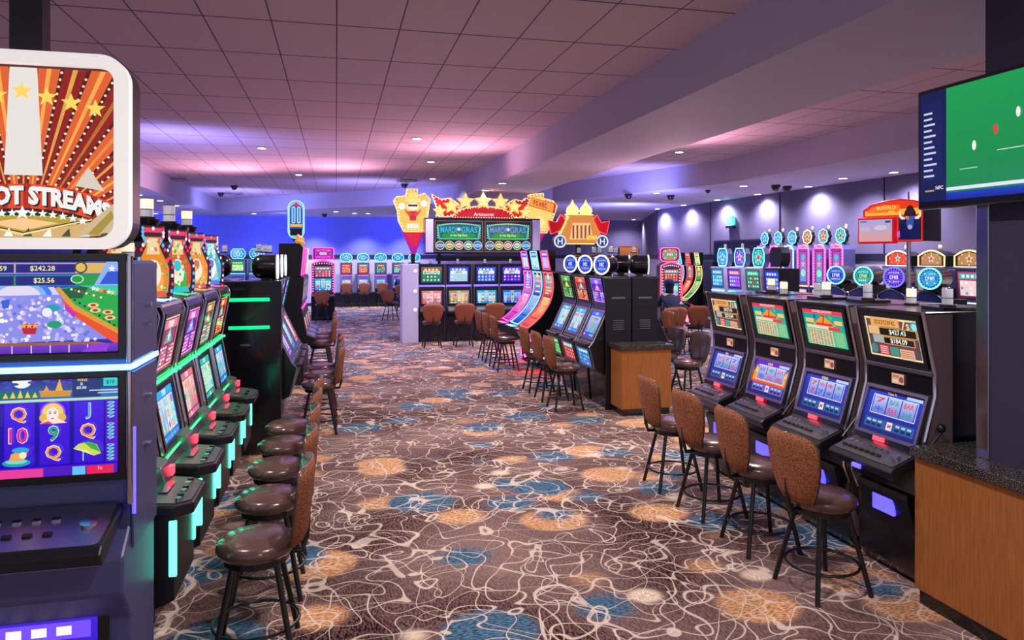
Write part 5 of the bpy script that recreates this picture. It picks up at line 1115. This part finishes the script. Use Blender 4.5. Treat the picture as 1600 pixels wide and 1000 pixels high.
# tall pink machines with flower toppers against the right wall
fl = ['tall machine with teal flower topper, right end of the pink row', 'tall machine with white gold flower topper, second from right in the pink row', 'tall machine with bronze flower topper, third from right in the pink row', 'tall turquoise-edged machine with cyan flower topper in the pink row', 'tall machine with cyan flower topper, second from left in the pink row', 'tall machine with cyan flower topper, left end of the pink row']
for i, y in enumerate((14.3, 14.9, 15.5, 16.1, 16.7, 17.3)):
    w = .5; t = thing('slot_machine', fl[i], 'slot machine', (11.1, y, 0), FR, 'tall pink machines with flower toppers')
    cabinet(t, [(.25, 0), (.25, 1.42), (-.2, 1.42), (-.18, .95), (-.36, .86), (-.36, .78), (-.2, .66), (-.2, 0)], w, 'navy')
    screen(t, (-.185, .98), (-.2, 1.38), w - .08, lambda d, i=i: a_mini(d, 'blue', 150 + i)); deck(t, (-.4, .8), (-.22, .88), w - .02)
    o = archo(w - .02, .98, .12); m = MB(); m.extr(o, lambda u, v, n: (u, .15 - n, 1.44 + v), 'navy', .3); h = m.build('tall_header', t)
    lk2 = 'led_magenta' if i != 3 else 'led_cyan'
    led(h, [(u * .9, -.155, 1.46 + v * .97) for u, v in o[1:] + o[:1]], lk2, .02, 'light_edge')
    def art(d):
        d.P2(scaled(o, .86, (0, .5)), 'd02880' if i != 3 else '3090d0'); d.rect(-.15, .06, .15, .84, '4030a0', top='8030b0'); d.rect(-.11, .1, .11, .8, '60a0d0' if i != 3 else '3050c0', top='c050b0'); d.rect(-.19, .88, .19, .98, 'ffc0e8')
        d.text('LUCK', 0, .93, .06, 'a01060', .3); d.disc(0, .3, .09, 'a0f0d0', 12); d.star(0, .52, .1, 'f8a0d0'); d.disc(0, .68, .07, '50c8f0', 10); d.up()
        for k in range(12): d.disc(-.17, .08 + k * .065, .012, C('fff0e0'), 6, up=False); d.disc(.17, .08 + k * .065, .012, C('ffe0b0'), 6, up=False)
    d = D(lambda u, v, n: (u, -.15 - n, 1.44 + v), 1, 1); art(d); d.build('lit_face', h)
    f_ = flower(.17); pal = ('teal', 'gold', 'gold', 'cyan', 'cyan', 'cyan')[i]
    t_shape(t, 2.40, f_, .1, 'dark', 'led_cyan' if i != 2 else 'led_gold', art_of(f_, pal, i, None, c=(0, .17)), y=-.04, lr=.016); candle(t, .0, .1, 2.76, .1, True, r=.025)
    if i < 5: m = MB(); m.box(-w/2, w/2, -.22, -.19, 1.425, 1.445, 'led_gold'); m.build('shelf_light', t)
# gold arched machines nearer along the right wall
for i, y in enumerate((9.9, 10.75, 11.6, 12.45)):
    def tt(t, i=i):
        o = archo(.62, .30, .1); t_shape(t, 1.95, o, .3, 'dark', 'led_gold' if i else 'led_red', art_of(o, 'red' if i == 3 else 'gold', i, None), y=-.1, lr=.02, foot=.0); candle(t, .0, .1, 2.26, .1, True, r=.03)
    m_wall(11.05, y, FR, 'wall machine with gold arched topper behind the barrel row, %s from the pink machines' % ('fourth', 'third', 'second', 'first')[i], 'gold arched machines at the right wall', ('gold', 'blue'), 160 + i, 'led_magenta', .64, tt, topz=1.95)
for i, (px, d_) in enumerate(((1497, 9.4), (1524, 8.45))):
    x, y = 10.15, (10.45, 9.75)[i]; m_wall(x, y, FR, ('machine with red and white screen beside the nearest barrel topper', 'machine half hidden by the chrome edge of the dark divider panel')[i], None, ('pink', 'violet'), 170 + i, 'led_white', .6, topz=1.92 if i == 0 else 1.95)

# buffalo sign on a pole
x, y = P(1398, 10.6); t = sgn('pole_sign', 'orange sunset sign box with dark horned bison and small screen, raised on a pole', (x, y, 0), R(-70))
o = [(-.36, 0), (.44, 0), (.44, .52), (.32, .57), (.12, .60), (-.1, .585), (-.3, .54), (-.42, .46), (-.42, .36), (-.36, .36)]
zb = EYE + (400 - 378) * 10.6 / F + .02; zb = 2.36
solid('housing', [(u, v) for u, v in o], 0, zb, .5, 'black', t, y=.42)
def bis(d):
    d.P2(scaled(o, .985, (.02, .3)), 'f04018'); d.P2([(-.40, .38), (.42, .38), (.42, .47), (-.40, .45)], 'ffb838'); d.P2([(-.38, .42), (.1, .42), (.12, .52), (-.1, .535), (-.3, .50)], 'ff7828'); d.text('BUFFALO', -.08, .49, .05, 'ffee60', .36); d.text('GOLD', .0, .425, .04, 'ffe040', .2)
    d.P2([(.1, .02), (.42, .02), (.42, .36), (.1, .36)], '301848'); d.disc(.12, .1, .05, 'e060c0', 10)
    d.P2([(.12, .02), (.42, .02), (.42, .2), (.36, .3), (.34, .40), (.27, .50), (.2, .42), (.15, .3), (.12, .16)], '101850'); d.disc(.265, .36, .085, '1c1838', 16, ry=.12); d.disc(.265, .44, .055, '3a1c20', 12, ry=.07); d.disc(.265, .27, .055, '2858a0', 14, ry=.09); d.disc(.265, .2, .035, 'b0a0e0', 12); d.P2([(.2, .32), (.25, .3), (.25, .35), (.2, .36)], 'f08040'); d.P2([(.33, .32), (.28, .3), (.28, .35), (.33, .36)], '6040c0')
    for s in (-1, 1): d.P2([(.265 + s * q_, r__) for q_, r__ in ((.07, .31), (.12, .31), (.155, .35), (.155, .40), (.12, .44), (.13, .39), (.115, .355), (.07, .34))][::s], 'fff0c8')
d = D(lambda u, v, n: (u, -.08 - n, zb + v), 1, 1); bis(d); d.build('lit_face', t)
m = MB(); m.box(-.47, .08, -.16, -.06, zb - .03, zb + .35, 'redp'); sb = m.build('screen_box', t, bevel=.01)
d = D(lambda u, v, n: (-.45 + u, -.16 - n, zb + .0 + v), .5, .32); d.rect(.0, 0, .5, .32, 'e8a098', top='a8b0e8'); d.disc(.1, .18, .08, 'c8b8d8', 14, ry=.04); d.disc(.33, .2, .1, 'd8c8e0', 14, ry=.035); d.rect(.02, .285, .12, .3, '505070'); d.rect(.4, .27, .48, .3, '404060'); d.build('screen', sb)
led(t, [(u, -.085, zb + v) for u, v in o + o[:1]], 'redp', .01, 'edge_trim')
m = MB(); m.tube([(.12, .15, 0), (.12, .15, zb + .01)], .03, 'chrome', 12); m.build('pole', t, smooth=True); m = MB(); m.tube([(.12, .15, zb + .58), (.12, .15, zb + .72)], .012, 'chrome'); m.build('rod', t); m = MB(); m.lathe([(.22, 0), (.22, .02), (.05, .03)], 'dark', (.12, .15, 0), 20); m.build('foot', t)

# ------------------------------------------------------------------ far centre right: red machine, narrow trio, black cabinet
def t_red(t):
    o = rr_pts(-.27, 0, .27, .38, .1, 5); t_shape(t, 2.0, o, .3, 'magp', 'led_magenta', art_of(o, 'gold', 9, 'CASH', .07), lr=.018, foot=.0)
m_marquee(*P(1046, 20.6), R(-12), 'red lit machine with rounded arch and pink topper, behind the person in navy', 'led_red', ('cyan', 'red'), 9, .6, 2.0, t_red)
for i, px in enumerate((1063, 1075, 1088)):
    x, y = 10.95, (21.7, 21.1, 20.5)[i]; k = ('cyan', 'red', 'green')[i]
    def tt(t, k=k): candle(t, 0, 0, 1.95, .16, True, r=.06)
    t = m_curve(x, y, FR, 'narrow curved machine with %s head, %s of three before the black cabinet' % (('teal', 'orange', 'yellow')[i], ('left', 'middle', 'right')[i]), 'narrow curved machines at the right wall', ('led_cyan', 'led_red', 'led_gold')[i], (k, k), 180 + i, w=.42)
x, y = 11.05, 19.8; t = thing('tall_cabinet', 'plain tall black cabinet against the pale right wall', 'cabinet', (x, y, 0)); m = MB(); m.box(-.3, .3, -.3, .3, 0, 2.0, 'black'); m.build('body', t, bevel=.01); m = MB(); m.box(-.02, .02, -.31, -.3, .9, 1.1, 'steel'); m.build('handle', t)
for px, d_, rz, lab in ((1068, 14.9, 75, 'tan stool beside the person in navy, nearer one'), (1086, 16.6, 170, 'tan stool beside the person in navy, seen from behind'), (1036, 15.8, 200, 'tan stool left of the person in navy')):
    x, y = P(px, d_); stool(x, y, rz, lab, 'tan stools by the red machine', True)

# ------------------------------------------------------------------ people
def skin(name, V, E, parent, k, root=0, sub=2):
    me = bpy.data.meshes.new(name); me.from_pydata([v[:3] for v in V], E, []); o = bpy.data.objects.new(name, me); COL.objects.link(o); o.parent = parent
    me.materials.append(M[k]); md = o.modifiers.new('s', 'SKIN'); md.use_smooth_shade = True
    if not me.skin_vertices: 
        bpy.context.view_layer.objects.active = o
    for i, v in enumerate(V):
        sv = me.skin_vertices[0].data[i]; r = v[3]; sv.radius = (r if isinstance(r, tuple) else (r, r)); sv.use_root = (i == root)
    o.modifiers.new('ss', 'SUBSURF').levels = sub; o.modifiers['ss'].render_levels = sub; return o
def person(x, y, rz, label, cloth, lean, legs_k='navy_cloth', hood=False):
    t = thing('person', label, 'person', (x, y, .07), R(rz)); L = lean
    V = [(0, .02, .72, .13)]; E = []
    def add(p, r, par): V.append((*p, r)); E.append((par, len(V) - 1)); return len(V) - 1
    w1 = add((0, -.02 - L * .3, .90, ), .12, 0); c = add((0, -.06 - L * .7, 1.10), .135, w1); n = add((0, -.08 - L, 1.26), .06, c); h0 = add((0, -.11 - L, 1.34), .075, n); h1 = add((0, -.12 - L, 1.42), .088, h0); h2 = add((0, -.11 - L, 1.49), .06, h1)
    sh = []; hp = []
    for s in (-1, 1):
        a = add((s * .17, -.06 - L * .85, 1.17), .065, c); e = add((s * .23, -.22 - L, .96), .045, a); wr = add((s * .15, -.42 - L * .7, .95), .03, e); pm = add((s * .14, -.49 - L * .7, .945), .032, wr); sh.append((a, e, wr, pm))
        for f in range(4): q = add((s * .14 + (f - 1.5) * .018, -.54 - L * .7, .94), .010, pm); add((s * .14 + (f - 1.5) * .019, -.575 - L * .7 + abs(f - 1.5) * .006, .925), .008, q)
        q = add((s * .105, -.50 - L * .7, .935), .011, pm); add((s * .09, -.53 - L * .7, .925), .009, q)
        a = add((s * .10, -.02, .68), .10, 0); k = add((s * .13, -.40, .66), .068, a); an = add((s * .13, -.36, .24), .042, k); add((s * .14, -.47, .18), .038, an)
    skin('body', V, E, t, 'skin')
    # jacket and trousers over the body
    J = [V[0][:3] + (.155,), V[w1][:3] + (.15,), V[c][:3] + (.165,), V[n][:3] + (.085,)]; JE = [(0, 1), (1, 2), (2, 3)]
    for a, e, wr, pm in sh:
        b = len(J); J += [V[a][:3] + (.085,), V[e][:3] + (.06,), V[wr][:3] + (.045,)]; JE += [(2, b), (b, b + 1), (b + 1, b + 2)]
    skin('jacket', J, JE, t, cloth)
    T = [(0, .02, .70, .15)]; TE = []
    for s in (-1, 1): b = len(T); T += [(s * .10, -.02, .68, .115), (s * .13, -.40, .66, .083), (s * .13, -.36, .26, .06)]; TE += [(0, b), (b, b + 1), (b + 1, b + 2)]
    skin('trousers', T, TE, t, legs_k)
    for s in (-1, 1): m = MB(); m.lathe([(.03, -.10), (.046, -.06), (.045, .03), (.038, .08), (.01, .1)], 'black', (s * .14, -.43, .19), 12, 'y', sy=.8); m.build('shoe', t, smooth='all')
    hm = MB(); hc = (0, -.10 - L, 1.445); hm.lathe([(.088, -.03), (.1, .02), (.088, .07), (.05, .098), (.01, .105)], 'hair', hc, 16); hm.build('hair', t, smooth='all')
    if hood: m = MB(); m.lathe([(.10, -.20), (.085, -.12), (.112, -.02), (.118, .04), (.10, .09), (.05, .118), (.01, .122)], cloth, (0, -.075 - L, 1.445), 18); m.build('hood', t, smooth='all')
    f = MB(); fy = -.205 - L
    f.lathe([(.012, -.012), (.012, .004), (.004, .012)], 'skin', (0, fy, 1.405), 8); f.build('nose', t, smooth='all')
    for s in (-1, 1): f = MB(); f.lathe([(.004, -.008), (.009, 0), (.004, .008)], 'black', (s * .032, fy + .012, 1.425), 8); f.build('eye', t); f = MB(); f.lathe([(.006, -.025), (.02, 0), (.006, .025)], 'skin', (s * .09, -.11 - L, 1.41), 8, sx=.6); f.build('ear', t)
    f = MB(); f.box(-.022, .022, fy + .008, fy + .014, 1.362, 1.369, 'redp'); f.build('mouth', t)
    return t
x, y = P(1052, 16.2); stool(x, y, 170, 'stool under the person in the dark navy hooded top', 'tan stools by the red machine', True); person(x, y + .02, 172, 'person in dark navy hooded top leaning forward on a stool before the red machine', 'navy_cloth', .18, hood=True)
x, y = P(628, 28.6); stool(x, y, 180, 'stool under the person in the blue top', 'stools at the back wall', True); person(x, y + .02, 180, 'person in a blue top seated by the back wall, partly behind the lilac end panel', 'blue_cloth', .05)
x, y = P(610, 24.5); stool(x, y, 150, 'empty stool left of the lilac end panel', 'stools by the far machines', True)
